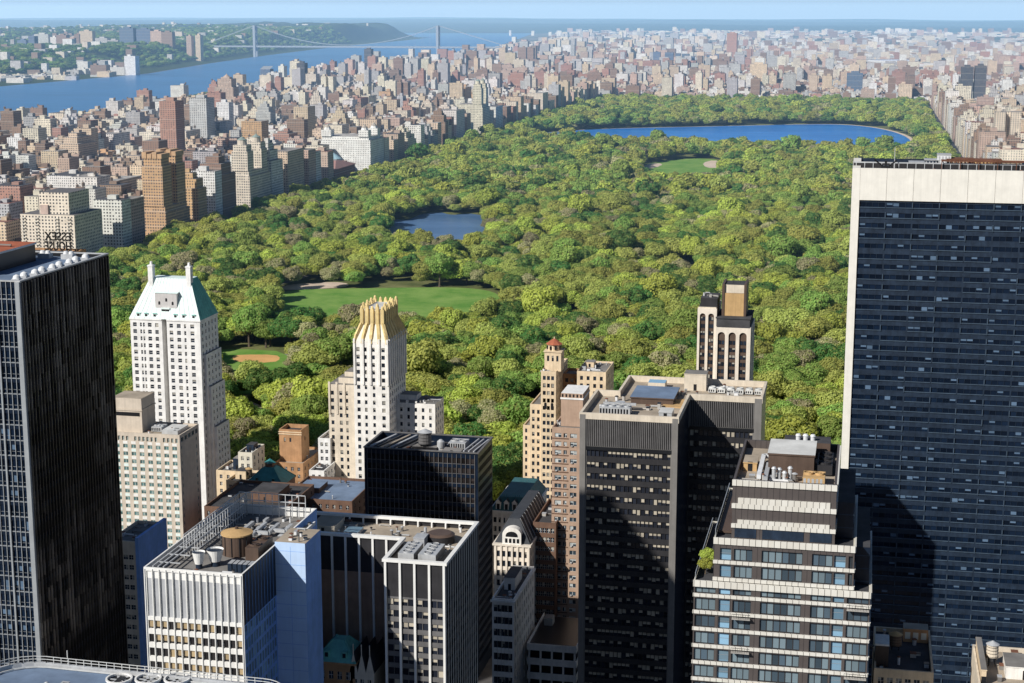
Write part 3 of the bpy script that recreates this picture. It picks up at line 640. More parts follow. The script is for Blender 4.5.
# ---- black office block with white fins
def fin_office():
    z=82.0; X0,X1,Y0,Y1,Ym,Xm=-184,-120,463,505,484,-139.2
    t=T('office_building','black glass office block striped with white vertical fins around an L-shaped roof','office building',X0,X1,Y0,Y1)
    mb=MB(); wl=[]; fins=MB()
    W=X1-Xm; zt=z-12
    rows=floors(ZB+2,zt,3.75,1.15,2.2,.2)
    bays=even(W,4,4.1,.35); cols=[(a+.15+k*1.98,a+.15+k*1.98+1.82) for a,b in bays for k in range(2)]
    facade(mb,(Xm,Y0,ZB),X_,W,ZB,zt,cols,rows,.3,2,2,wl); facade(mb,(Xm,Y0,zt),X_,W,zt,z,[],[],.3,3)
    facade(mb,(X1,Y0,ZB),Y_,Y1-Y0,ZB,zt,even(Y1-Y0,28,1.1,.5),floors(ZB+2,zt,3.75,1.1,2.3,.2),.2,3,3,wl); facade(mb,(X1,Y0,zt),Y_,Y1-Y0,zt,z,[],[],.3,3)
    # rear wing
    W2=Xm-X0; facade(mb,(X0,Ym,ZB),X_,W2,ZB,z-12.5,[],[],.3,4); facade(mb,(X0,Ym,z-12.5),X_,W2,z-12.5,z,[],[],.3,3)
    facade(mb,(Xm,Ym,ZB),-Y_,Ym-Y0,ZB,z,[],[],.3,3); facade(mb,(X1,Y1,ZB),-X_,X1-X0,ZB,z,[],[],.3,3); facade(mb,(X0,Y1,ZB),-Y_,Y1-Ym,ZB,z,[],[],.3,3)
    # roof deck of the L, 3 m below the rim
    zr=z-2.6; mb.poly([(Xm,Y0,zr),(X1,Y0,zr),(X1,Y1,zr),(Xm,Y1,zr)],1); mb.poly([(X0,Ym,zr),(Xm,Ym,zr),(Xm,Y1,zr),(X0,Y1,zr)],1)
    mb.build('body',M('white_stone','roof_tan','louver_grey','dark_panel','red_brown_panel'),t)
    windows(t,wl,'pane_office','black_metal',100,1,.0,order=lambda w:-w[0].z+(0 if w[1].x>.5 else 30))
    for a in [0.35+i*(W-.7)/4 for i in range(5)]: fins.box(Xm+a-.35,Xm+a+.35,Y0-.55,Y0-.004,ZB,z-.9)
    for i in range(15):
        y=Y0+.5+i*(Y1-Y0-1)/14; fins.box(X1+.004,X1+.12,y-.17,y+.17,ZB,z-.9)
    for i in range(11):
        x=Xm-.9-i*4.55; fins.box(x-.35,x+.35,Ym-.5,Ym-.004,ZB,z-.9)
    part(fins,'fins',('white_paint',),t)
    rim=MB()
    for (a,b,c,d) in ((Xm-.6,X1+.6,Y0-.6,Y0+.9),(X1-.7,X1+.6,Y0+.9,Y1-.9),(X0-.6,X1+.6,Y1-.9,Y1+.6),(X0-.6,X0+.7,Ym+.9,Y1-.9),(X0-.6,Xm-.6,Ym-.6,Ym+.9),(Xm-.6,Xm+.7,Y0+.9,Ym+.9)):
        rim.box(a,b,c,d,z-.9,z,0,bot=True)
    part(rim,'roof_rim',('white_paint',),t)
    for i in range(14):                                   # posts under the far rim
        m=MB(); x=X0+2+i*4.7; m.box(x-.25,x+.25,Y1-1.4,Y1-.92,zr,z-.9); part(m,'rim_post',('white_paint',),t)
    hvac(t,Xm+3.2,Xm+8.2,Y0+4,Y0+15.5,zr,3.3,4,('galvanized','black_metal'),'cooling_unit',along='y'); hvac(t,Xm+9.6,Xm+15.2,Y0+4,Y0+15.5,zr,3.3,4,('galvanized','black_metal'),'cooling_unit',along='y')
    m=MB(); cx,cy=-132.5+4,Y0+27; m.cyl(cx,cy,zr,zr+2.6,4.6,32,0); m.cyl(cx,cy,zr+2.6,zr+3.2,4.7,32,1,3.6); part(m,'round_tank',('dark_panel','brown_panel'),t)
    bulkhead(t,Xm+4,Xm+7.5,Y0+19,Y0+24,zr,3.2,('louver_pale','galvanized','black_metal'))
    m=MB()
    for q in range(3): m.cyl(Xm+5.5,Y0+28-q*2,zr,zr+4.2-q,.5,10,0)
    part(m,'flue',('galvanized',),t)
    bulkhead(t,-172,-164,Ym+6,Y1-4,zr,2.5,('limestone','roof_tan','black_metal')); m=MB(); m.box(-161,-156,Ym+6,Ym+12,zr,zr+1.2,0,1); part(m,'skylight',('galvanized','pane_blue'),t)
    clutter(t,X0+3,Xm-3,Ym+3,Y1-3,zr,22,51,3); clutter(t,Xm+2,X1-3,Y0+18,Y1-3,zr,14,52,2)
XFK=.75; fin_office(); XFK=1.0

# ---- dark centre tower
def dark_tower():
    x0,x1,y0,y1,z=-178.5,-135,570,594,87
    t=T('office_tower','flat-topped dark bronze office tower with a wooden water tank on its roof','office tower',x0,x1,y0,y1)
    mb=MB(); wl=[]; rows=floors(2,z,3.7,1.2,2.1,1.6)
    shell(mb,x0,x1,y0,y1,0,z,S=(even(x1-x0,24,1.35,1.2),rows),E=(even(y1-y0,13,1.3,1.0),rows),rec=.2,mw=0,ms=0,mr=1,wl=wl,par=2.4,th=.6)
    f=MB()
    for i in range(25):
        x=x0+1.2+i*(x1-x0-2.4)/24; f.box(x-.09,x+.09,y0-.25,y0-.004,0,z-.5)
    for (za,zb) in rows[-12:]: f.box(x0+1.2,x1-1.2,y0-.14,y0-.003,za-.2,za-.06)
    mb.build('body',M('navy_panel','roof_dark','galvanized'),t); part(f,'mullions',('louver_grey',),t)
    windows(t,wl,'pane_bronze','black_metal',100,1,0)
    c=MB()
    for a,b,cc,d in ((x0-.3,x1+.3,y0-.3,y0+.5),(x0-.3,x1+.3,y1-.5,y1+.3),(x1-.5,x1+.3,y0+.5,y1-.5),(x0-.3,x0+.5,y0+.5,y1-.5)): c.box(a,b,cc,d,z+.004,z+.4,0,bot=True)
    part(c,'coping',('louver_grey',),t)
    zr=z-2.4
    water_tank(t,x0+20.5,y0+11,zr+1.2,2.5,4.6,1.0,('louver_grey','galvanized','black_metal'),.5)
    bulkhead(t,x0+16,x0+25.5,y0+9,y0+18,zr,1.2,('dark_panel','roof_grey','black_metal'))
    m=MB()
    for k in range(5):
        q=[(x0+26.5+k*.5,y0+12,zr+2.2)]
    m.cyl(x0+26.6,y0+11,zr,zr+3.4,1.4,16,0); m.cyl(x0+26.6,y0+11,zr+3.4,zr+4.2,1.4,16,0,.5); part(m,'storage_tank',('galvanized',),t)
    for k in range(5):
        m=MB(); xx=x0+2+k*2.7; m.bar((xx,y0+2,zr+2.6),(xx+4.5,y1-3,zr+2.6),.9,0,.5); part(m,'roof_beam',(('louver_pale','dark_panel','roof_tan')[k%3],),t)
    for k in range(3):
        m=MB(); xx=x1-6+k*1.9; m.bar((xx,y0+2.5,zr+2.4),(xx+1.5,y1-3,zr+2.4),.5,0,.6); part(m,'roof_beam',('louver_pale',),t)
    hvac(t,x0+29,x0+35.5,y0+13,y0+20,zr,2.6,2,('galvanized','black_metal')); bulkhead(t,x0+29,x0+36,y0+4,y0+9,zr,1.6,('dark_panel','roof_grey','black_metal'))
    clutter(t,x0+14,x1-8,y0+2,y1-2,zr,22,61,2.2)
dark_tower()

# ---- masonry hotel tower with gilded crown of fins
def crown_tower():
    Y=700; x0,x1,y0,y1=-223.5,-207,700,728; zs=100.5
    t=T('apartment_tower','slim white apartment tower topped by a gilded crown of stepped fins','apartment tower',-233,-190,y0,y1)
    mb=MB(); wl=[]; rows=floors(2,zs,3.5,1.0,1.9,2.2)
    cs=[(1.4,2.8),(5.2,6.2),(8.4,9.4),(12.0,13.4)]
    facade(mb,(x0,y0,0),X_,x1-x0,0,zs,[(1.5,3.0),(5.1,6.3),(8.9,10.1),(13.2,14.8)],rows,.4,0,wl=wl)
    facade(mb,(x1,y0,0),Y_,y1-y0,0,zs,even(y1-y0,8,1.3,.8),rows,.4,0,wl=wl); facade(mb,(x1,y1,0),-X_,x1-x0,0,zs,[],[],.3,0); facade(mb,(x0,y1,0),-Y_,y1-y0,0,zs,[],[],.3,0)
    pf=MB()
    for a in (.1,4.1,7.6,11.7,15.6): pf.box(x0+a,x0+a+.9,y0-.6,y0-.004,zs-20,zs+1.2)
    for i in range(9): y=y0+.2+i*3.38; pf.box(x1+.004,x1+.6,y,y+.85,zs-20,zs+1.2)
    part(pf,'piers',('white_stone',),t)
    # crown: sloped shoulder then upright fins
    def crown(): 
        m=MB(); zc=zs+7.5; zt=zs+17
        bx=[(x0,y0),(x1,y0),(x1,y1),(x0,y1)]; ins=3.4; tx=[(x0+ins,y0+ins),(x1-ins,y0+ins),(x1-ins,y1-ins),(x0+ins,y1-ins)]
        for k in range(4):
            j=(k+1)%4; m.poly([(*bx[k],zs),(*bx[j],zs),(*tx[j],zc),(*tx[k],zc)],0)
        m.prism(tx,zc,zt-3,0,2)
        def fin(px,py,qx,qy,w,top):
            m.bar((px,py,zs-1),(px+(qx-px)*.25,py+(qy-py)*.25,zs+2.8),w,1,w); m.bar((px+(qx-px)*.25,py+(qy-py)*.25,zs+2.6),(qx,qy,zc+.6),w,1,w); m.bar((qx,qy,zc),(qx,qy,top-1.6),w*1.15,1); m.cyl(qx,qy,top-1.8,top-.6,w*.62,8,1,w*.5); m.cyl(qx,qy,top-.6,top,w*.5,8,1,.12)
        for i in range(5):
            f=i/4; fin(x0+.6+(x1-x0-1.2)*f,y0+.1,x0+ins+(x1-x0-2*ins)*f,y0+ins-.2,1.25,zt-(0 if i in(1,3) else 1.2))
        for i in range(1,8):
            f=i/7; fin(x1-.1,y0+.6+(y1-y0-1.2)*f,x1-ins+.2,y0+ins+(y1-y0-2*ins)*f,1.25,zt-(0 if i%2 else 1.2))
            fin(x0+.1,y0+.6+(y1-y0-1.2)*f,x0+ins-.2,y0+ins+(y1-y0-2*ins)*f,1.25,zt-(0 if i%2 else 1.2))
        for i in range(1,4):
            f=i/4; fin(x0+.6+(x1-x0-1.2)*f,y1-.1,x0+ins+(x1-x0-2*ins)*f,y1-ins+.2,1.25,zt-.6)
        return m
    part(crown(),'gilded_crown',('gilded_white','gilded','roof_white'),t)
    # west and east wings
    zw=88; w0=atY(328.5,395,706).x
    zw=atY(329,384,706).z; facade(mb,(w0,y0+6,0),X_,x0-w0,0,zw,[(1.2,2.6),(5.2,6.6),(8.3,9.4)],floors(2,zw,3.5,1,1.9,2.5),.35,2,wl=wl); facade(mb,(w0,y1,0),-Y_,y1-y0-6,0,zw,[],[],.3,2); mb.poly([(w0,y0+6,zw),(x0,y0+6,zw),(x0,y1,zw),(w0,y1,zw)],1)
    mb.box(w0+4,x0,y0+9,y1-4,zw,zw+2.6,2,1); mb.box(w0+6,x0,y0+12,y1-6,zw+2.6,zw+4.8,2,1)
    for a in (0,3.6,7.2): mb.box(w0+a,w0+a+.9,y0+5.6,y0+5.996,zw-14,zw+1.2,2)
    ze=atY(431,404,712).z; e1=atY(435,404,712).x
    facade(mb,(x1,y0+12,0),X_,e1-x1,0,ze,even(e1-x1,5,1.2,.5),floors(2,ze,3.5,1,1.9,1.6),.35,0,wl=wl); facade(mb,(e1,y0+12,0),Y_,y1-y0-12,0,ze,even(y1-y0-12,4,1.2,.5),floors(2,ze,3.5,1,1.9,1.6),.35,0,wl=wl); mb.poly([(x1,y0+12,ze),(e1,y0+12,ze),(e1,y1,ze),(x1,y1,ze)],1)
    facade(mb,(e1,y1,0),-X_,e1-x1,0,ze,[],[],.3,0)
    for k in range(4): mb.box(x1+.3+k*4.2,x1+1.3+k*4.2,y0+11.8,y0+12.9,ze,ze+1.3-.2*k,0)
    mb.box(x1+.01,x1+8,y0+18,y1-2,ze,ze+2.4,0,1)
    mb.build('body',M('white_stone','roof_grey','limestone'),t)
    windows(t,wl,'pane','black_metal',100,1,.5,order=lambda w:-w[0].z-(20 if w[1].x>.5 else 0))
    clutter(t,x1+9,e1-1,y0+14,y1-2,ze,6,71,1.6)
crown_tower()

# ---- stepped tan hotel with red tiled cap
def stepped_hotel():
    t=T('hotel_tower','stepped tan brick hotel with arched top windows and a small red tiled cap','hotel',-152,-108,716,752)
    mb=MB(); wl=[]
    def lump(pl,pr,pt,Y0,Y1,nc,ncE,mw=0,topgap=1.6,ww=1.35):
        a=atY(pl,pt,Y0); b=atY(pr,pt,Y0); z=a.z
        shell(mb,a.x,b.x,Y0,Y1,0,z,S=(even(b.x-a.x,nc,ww,.6),floors(2,z,3.5,1,1.9,topgap)),E=(even(Y1-Y0,ncE,1.3,.6),floors(2,z,3.5,1,1.9,topgap)) if ncE else None,mw=mw,mr=1,wl=wl,par=.8,th=.35,rec=.35)
        return a.x,b.x,z
    A=lump(541,556,371,720,750,3,6); B=lump(577,606,371,728,752,4,5)
    # connecting recess wing, lower steps on the west
    a=atY(554,371,738); b=atY(580,371,738); shell(mb,A[1],B[0],738,751,0,a.z-1,S=(even(B[0]-A[1],3,1.5,.5),floors(2,a.z-1,3.5,1,1.9,1.5)),mw=2,mr=1,wl=wl,rec=.35)
    c=atY(530,404,722); shell(mb,c.x,A[0],722,750,0,c.z,S=(even(A[0]-c.x,2,1.2,.4),floors(2,c.z,3.5,1,1.9,2)),mw=0,mr=1,wl=wl,rec=.35,par=.6)
    d=atY(523,425,724); shell(mb,d.x,c.x,724,750,0,d.z,S=([(1.0,2.0)],floors(2,d.z,3.5,1,1.9,1)),mw=0,mr=1,wl=wl,rec=.35,par=.6)
    # top turret
    p=atY(544.5,352,723); q=atY(561,352,723); zt=p.z; zb=A[2]-.5
    facade(mb,(p.x,723,zb),X_,q.x-p.x,zb,zt,even(q.x-p.x,3,1.0,.6),[(zt-4.2,zt-1.6)],.3,0,wl=wl); facade(mb,(q.x,723,zb),Y_,8,zb,zt,[(2,3.2),(4.8,6)],[(zt-4.2,zt-1.6)],.3,0,wl=wl); facade(mb,(q.x,731,zb),-X_,q.x-p.x,zb,zt,[],[]); facade(mb,(p.x,731,zb),-Y_,8,zb,zt,[],[])
    mb.box(p.x-.4,q.x+.4,722.6,731.4,zt,zt+.5,0,bot=True)
    mb.build('body',M('tan_brick','roof_grey','orange_brick'),t)
    zz=atY(548,406,720).z; wl=[w for w in wl if not (abs(w[0].z-zz)<3.2 and w[0].y<721 and A[0]<w[0].x<A[1])]
    windows(t,wl,'pane','black_metal',100,1,.5)
    m=MB(); cx,cy,r=(p.x+q.x)/2,727,3.5; m.cyl(cx,cy,zt+.5,zt+3.2,r*.92,8,0); m.cyl(cx,cy,zt+3.2,zt+5.6,r*1.12,8,1,.6); m.cyl(cx,cy,zt+5.6,zt+6.4,.3,8,0)
    for k in range(8):
        q_=(k+.5)*math.pi/4; m.bar((cx+r*.87*math.cos(q_),cy+r*.87*math.sin(q_),zt+.9),(cx+r*.87*math.cos(q_),cy+r*.87*math.sin(q_),zt+2.6),.9,2)
    part(m,'tiled_cap',('tan_brick','terracotta','black_metal'),t)
    # arched windows two thirds up
    m=MB()
    zz=atY(548,406,720).z
    for xx in (A[0]+2.1,A[0]+5.2):
        pts=[(xx-.6,719.95,zz-1.4),(xx+.6,719.95,zz-1.4)]+[(xx+.6*math.cos(q_),719.95,zz+1.0+.6*math.sin(q_)) for q_ in (0,.5,1.05,1.57,2.1,2.6,3.14)]; m.poly(pts,0)
    part(m,'arched_window',('black_metal',),t)
    clutter(t,B[0]+1,B[1]-1,731,749,B[2]-.8,16,81,2.2); bulkhead(t,B[0]+2,B[0]+6,739,745,B[2]-.8,2.6,('tan_brick','roof_grey','black_metal')); water_tank(t,A[1]-2.5,744,A[2]-.8,1.3,2.4,1)
    clutter(t,A[0]+.8,A[0]+3,721,722,A[2]-.8,4,82,1)
stepped_hotel()

# ---- brown slab beside it
def brown_slab():
    x0=atY(552,427,560).x; x1=-91; y0,y1=560,588; z=atY(553,427,560).z
    t=T('apartment_tower','plain brown brick slab with window air conditioners beside the black louvred tower','apartment tower',x0,x1,y0,y1)
    mb=MB(); wl=[]; shell(mb,x0,x1,y0,y1,0,z,S=([(1.0,3.4),(4.2,5.4),(6.6,9.0),(10.2,12.4)],floors(2,z,3.1,.9,1.6,1.5)),E=(even(28,6,1.6,1),floors(2,z,3.1,.9,1.6,1.5)),mw=0,mr=1,wl=wl)
    for (za,zb) in floors(2,z,3.1,.9,1.6,1.5): mb.box(x0+.02,x0+6.0,y0-.12,y0-.003,za-.5,za-.15,2)
    mb.build('body',M('pinkish_brick','roof_grey','brown_brick'),t); windows(t,wl,'pane_pale','white_paint',100,2,0,fw=.1)
    a=atY(561,393,566); b=atY(583,393,566); m=MB(); m.box(a.x,b.x,566,580,z-1,a.z,0,1)
    m.box(a.x-.2,b.x+.2,565.8,580.2,a.z-2.2,a.z-1.6,1,bot=True)
    for i in range(6): m.box(a.x+.3+i*(b.x-a.x)/6,a.x+.9+i*(b.x-a.x)/6,565.95,565.998,a.z-1.4,a.z-.3,2)
    part(m,'penthouse',('pinkish_brick','white_brick','black_metal'),t)
    m=MB()
    for i,(za,zb) in enumerate(floors(2,z,3.1,.9,1.6,1.5)):
        if i%2: m.box(x0+6.9,x0+7.6,y0-.5,y0-.004,za+.05,za+.5,bot=True)
        if i%3: m.box(x0+1.3,x0+2.0,y0-.5,y0-.13,za+.05,za+.5,bot=True)
    part(m,'air_conditioners',('galvanized',),t)
    clutter(t,x0+.8,a.x-.6,y0+2,y1-2,z-1.1,6,91,1.4)
brown_slab()

# ---- black tower with louvred top and stepped rear wing
def louvre_tower():
    z=129; x0,x1,y0,y1=-80,-51,470,501; X1=-28.6; Y1=524
    t=T('office_tower','black office tower with ribbed louvre top, grey edge columns and a set-back wing','office tower',x0,X1,y0,Y1)
    mb=MB(); wl=[]; zl=z-10.5
    rows=floors(2,zl,3.5,1.3,1.85,.3)
    W=x1-x0; cols=even(W-3.4,20,1.16,.2); cols=[(a+1.7,b+1.7) for a,b in cols]
    facade(mb,(x0,y0,0),X_,W,0,zl,cols,rows,.35,2,2,wl,sm={0:3,20:3}); facade(mb,(x0,y0,zl),X_,W,zl,z,[(1.7,W-1.7)],[(zl+.6,z-1)],.5,3,3,None)
    mb.poly([(x0+1.7,y0+.49,zl+.6),(x1-1.7,y0+.49,zl+.6),(x1-1.7,y0+.49,z-1),(x0+1.7,y0+.49,z-1)],2)
    facade(mb,(x1,y0,0),Y_,y1-y0,0,z,[],[],.3,4)
    W2=X1-x1; cols=[(a+.3,b+.3) for a,b in even(W2-2.6,14,1.16,.1)]
    facade(mb,(x1,y1,0),X_,W2,0,zl,cols,rows,.35,2,2,wl,sm={14:3}); facade(mb,(x1,y1,zl),X_,W2,zl,z,[(0.3,W2-2.2)],[(zl+.6,z-1)],.5,3,3,None)
    mb.poly([(x1+.3,y1+.49,zl+.6),(X1-2.2,y1+.49,zl+.6),(X1-2.2,y1+.49,z-1),(x1+.3,y1+.49,z-1)],2)
    facade(mb,(X1,y1,0),Y_,Y1-y1,0,z,[],[],.3,4); facade(mb,(X1,Y1,0),-X_,X1-x0-7,0,z,[],[],.3,4); facade(mb,(x0+7,Y1,0),-Y_,Y1-y1,0,z,[],[],.3,4); facade(mb,(x0+7,y1,0),-X_,7,0,z,[],[],.3,4); facade(mb,(x0,y1,0),-Y_,y1-y0,0,z,[],[],.3,4)
    zr=z-1.6; mb.poly([(x0,y0,zr),(x1,y0,zr),(x1,y1,zr),(x0,y1,zr)],1); mb.poly([(x0+7,y1,zr),(X1,y1,zr),(X1,Y1,zr),(x0+7,Y1,zr)],1)
    mb.build('body',M('louver_grey','roof_tan','dark_panel','grey_column','navy_panel'),t)
    windows(t,wl,'pane_office','black_metal',100,1,0)
    f=MB()
    n=46
    for i in range(n): x=x0+1.8+i*(W-3.6)/(n-1); f.box(x-.14,x+.14,y0-.1,y0+.44,zl+.7,z-1.05)
    part(f,'louvre_ribs',('louver_grey',),t); f=MB()
    for i in range(34): x=x1+.5+i*(W2-2.9)/33; f.box(x-.14,x+.14,y1-.1,y1+.44,zl+.7,z-1.05)
    part(f,'louvre_ribs',('louver_grey',),t)
    f=MB(); f.box(x0+1.7,x1-1.7,y0-.2,y0-.004,zl-.5,zl+.55,1); f.box(x1+.3,X1-2.2,y1-.2,y1-.004,zl-.5,zl+.55,1)
    for xx in (x0-.1,x1-1.6): f.box(xx,xx+1.7,y0-.35,y0-.006,0,z-.2)
    f.box(X1-2.1,X1+.1,y1-.35,y1-.006,0,z-.2); part(f,'edge_columns',('grey_column','black_metal'),t)
    c=MB()
    for a,b,cc,d in ((x0-.3,x1+.3,y0-.3,y0+.5),(x1-.5,x1+.3,y0+.5,y1-.3),(x1-.5,X1+.3,y1-.3,y1+.7),(X1-.5,X1+.3,y1+.7,Y1-.5),(x0+6.7,X1+.3,Y1-.5,Y1+.3),(x0+6.7,x0+7.5,y1+.3,Y1-.5),(x0-.3,x0+7.5,y1-.5,y1+.3),(x0-.3,x0+.5,y0+.5,y1-.5)): c.box(a,b,cc,d,z-1.6,z+.25,0)
    part(c,'parapet',('limestone',),t)
    hvac(t,x0+4.8,x0+14,y0+5.5,y0+10,zr,2.4,4,('galvanized','black_metal'))
    m=MB(); m.cyl(x0+10,y0+13,zr,zr+2.6,1.5,14,0); m.bar((x0+5,y0+12,zr+2.2),(x0+15,y0+12,zr+2.2),.7,0); part(m,'boiler_flue',('galvanized',),t)
    m=MB(); m.box(x0+12,x0+25,y0+22,y1+7,zr,z+.2,0,1); m.box(x0+11.7,x0+25.3,y0+21.7,y1+7.3,z+.2,z+.6,0,2,bot=True); part(m,'plant_room',('brown_panel','roof_blue_grey','roof_blue_grey'),t)
    m=MB(); m.box(x0+14.5,x0+20,y1+12,y1+17,zr,z+.6,0,1); part(m,'skylight',('limestone','pane_blue'),t)
    bulkhead(t,x1-6,x1-2.2,y0+3,y0+9,zr,2.2,('galvanized','roof_white','black_metal'))
    bulkhead(t,x1-3,x1+4,y1+13,y1+19,zr,5.2,('limestone','roof_grey','black_metal')); 
    for i in range(6): hvac(t,x1+5+i*2.9,x1+7.3+i*2.9,y1+10,y1+13,zr,1.6,1,('roof_white','black_metal'),'exhaust_unit')
    clutter(t,x0+3,x1-3,y0+11,y1-2,zr,14,101,1.8); clutter(t,x1-4,X1-3,y1+4,Y1-3,zr,16,102,1.6)
    m=MB(); m.box(x1-7,x1-.7,y1-12,y1-1,zr,zr+.3,0); part(m,'walkway',('tank_lid',),t)
louvre_tower()

# ---- white tower with tall arched bays
def arched_tower():
    Y=706; x0=atY(697,310,Y).x; x1=atY(751,320,Y).x; xs=atY(716,320,Y).x; y1=Y+26; z=atY(716,310,Y).z
    t=T('apartment_tower','white stone tower with five tall dark arched bays and a yellow roof block','apartment tower',x0,x1,Y,y1)
    mb=MB(); wl=[]
    def arch_wall(P,u,L,z0,z1,bays,rec,top):
        n=u.cross(Z_); P=Vector(P)
        def w(a,zz,d=0): v=P+u*a-n*d; return (v.x,v.y,zz)
        prev=0
        for (a,b) in bays:
            mb.poly([w(prev,z0),w(a,z0),w(a,z1),w(prev,z1)],0); prev=b
            r=(b-a)/2; c=(a+b)/2; zs=z1-top-r; N=10
            arc=[(c-r*math.cos(math.pi*i/N),zs+r*math.sin(math.pi*i/N)) for i in range(N+1)]
            for (p,q) in zip(arc,arc[1:]):
                mb.poly([w(p[0],p[1]),w(q[0],q[1]),w(q[0],z1),w(p[0],z1)],0); mb.poly([w(p[0],p[1]),w(p[0],p[1],rec),w(q[0],q[1],rec),w(q[0],q[1])],0)
            mb.poly([w(a,z0),w(a,z0,rec),w(a,zs,rec),w(a,zs)],0); mb.poly([w(b,z0,rec),w(b,z0),w(b,zs),w(b,zs,rec)],0)
            mb.poly([w(a,z0,rec),w(b,z0,rec)]+[w(p[0],p[1],rec) for p in arc[::-1]],2)
            zz=z0+2
            while zz+2.2<zs+r*.3:
                wl.append((Vector(w(c-r*.45,zz+1.0,rec-.1)),u,r*.75,1.7)); wl.append((Vector(w(c+r*.45,zz+1.0,rec-.1)),u,r*.75,1.7)); zz+=3.2
        mb.poly([w(prev,z0),w(L,z0),w(L,z1),w(prev,z1)],0)
    L1=xs-x0; L2=x1-xs; z2=z-7.6
    arch_wall((x0,Y+3,0),X_,L1,0,z,[(L1*.12,L1*.42),(L1*.56,L1*.86)],.8,2.2); arch_wall((xs,Y,0),X_,L2,0,z2,[(L2*.06,L2*.27),(L2*.37,L2*.58),(L2*.68,L2*.89)],.8,2.0)
    arch_wall((x1,Y,0),Y_,y1-Y,0,z2,[(5,8.4),(16,19.4)],.8,2.0)
    mb.poly([(xs,Y+3,0),(xs,Y,0),(xs,Y,z2),(xs,Y+3,z2)],0); mb.poly([(xs,Y+3,z2),(xs,y1,z2),(xs,y1,z),(xs,Y+3,z)][::-1],0)
    facade(mb,(x1,y1,0),-X_,x1-xs,0,z2,[],[]); facade(mb,(xs,y1,0),-X_,xs-x0,0,z,[],[]); facade(mb,(x0,y1,0),-Y_,y1-Y-3,0,z,[],[])
    parapet_roof(mb,x0,xs,Y+3,y1,z,.8,.4,0,1); parapet_roof(mb,xs,x1,Y,y1,z2,.8,.4,0,1)
    mb.build('body',M('cream_stone','roof_dark','brown_panel'),t); windows(t,wl,'pane','black_metal',100,1,0)
    m=MB(); m.box(x0+.3,xs-.3,Y+3.4,y1-3,z-.6,z+.6,0,1); m.box(x0+1,xs,Y+5,y1-6,z+.6,z+4.2,2,1); part(m,'roof_lounge',('limestone','roof_dark','dark_panel'),t)
    # upper block of the higher half
    a=xs+2.2; b=x1-3.0; zt=atY(725,284,Y+8).z
    m=MB(); m.box(xs,x1-.6,Y+2,y1-3,z2-.6,z2+3.6,1,1); m.box(xs-.3,x1-.2,Y+1.6,y1-2.6,z2+3.6,z2+4.2,1,1,bot=True); m.box(a,b,Y+6,y1-7,z2+4.2,zt-3.6,0,1); m.box(a,b,Y+6.6,y1-7.6,zt-3.6,zt,3,1); m.box(a-.35,a+.7,Y+5.6,y1-6.6,z2+4.2,zt+.5,2); m.box(b-.7,b+.35,Y+5.6,y1-6.6,z2+4.2,zt+.5,2)
    part(m,'lift_block',('tank_lid','roof_dark','brown_panel','limestone'),t)
    clutter(t,x0+1.5,xs-1,Y+6,y1-8,z+4.2,6,111,1.2)
    m=MB()
    for i in range(4): m.bar((a+1+i*3,Y+12,zt),(a+1+i*3,Y+12,zt+2.2+i%2),.12)
    part(m,'antenna',('black_metal',),t)
arched_tower()

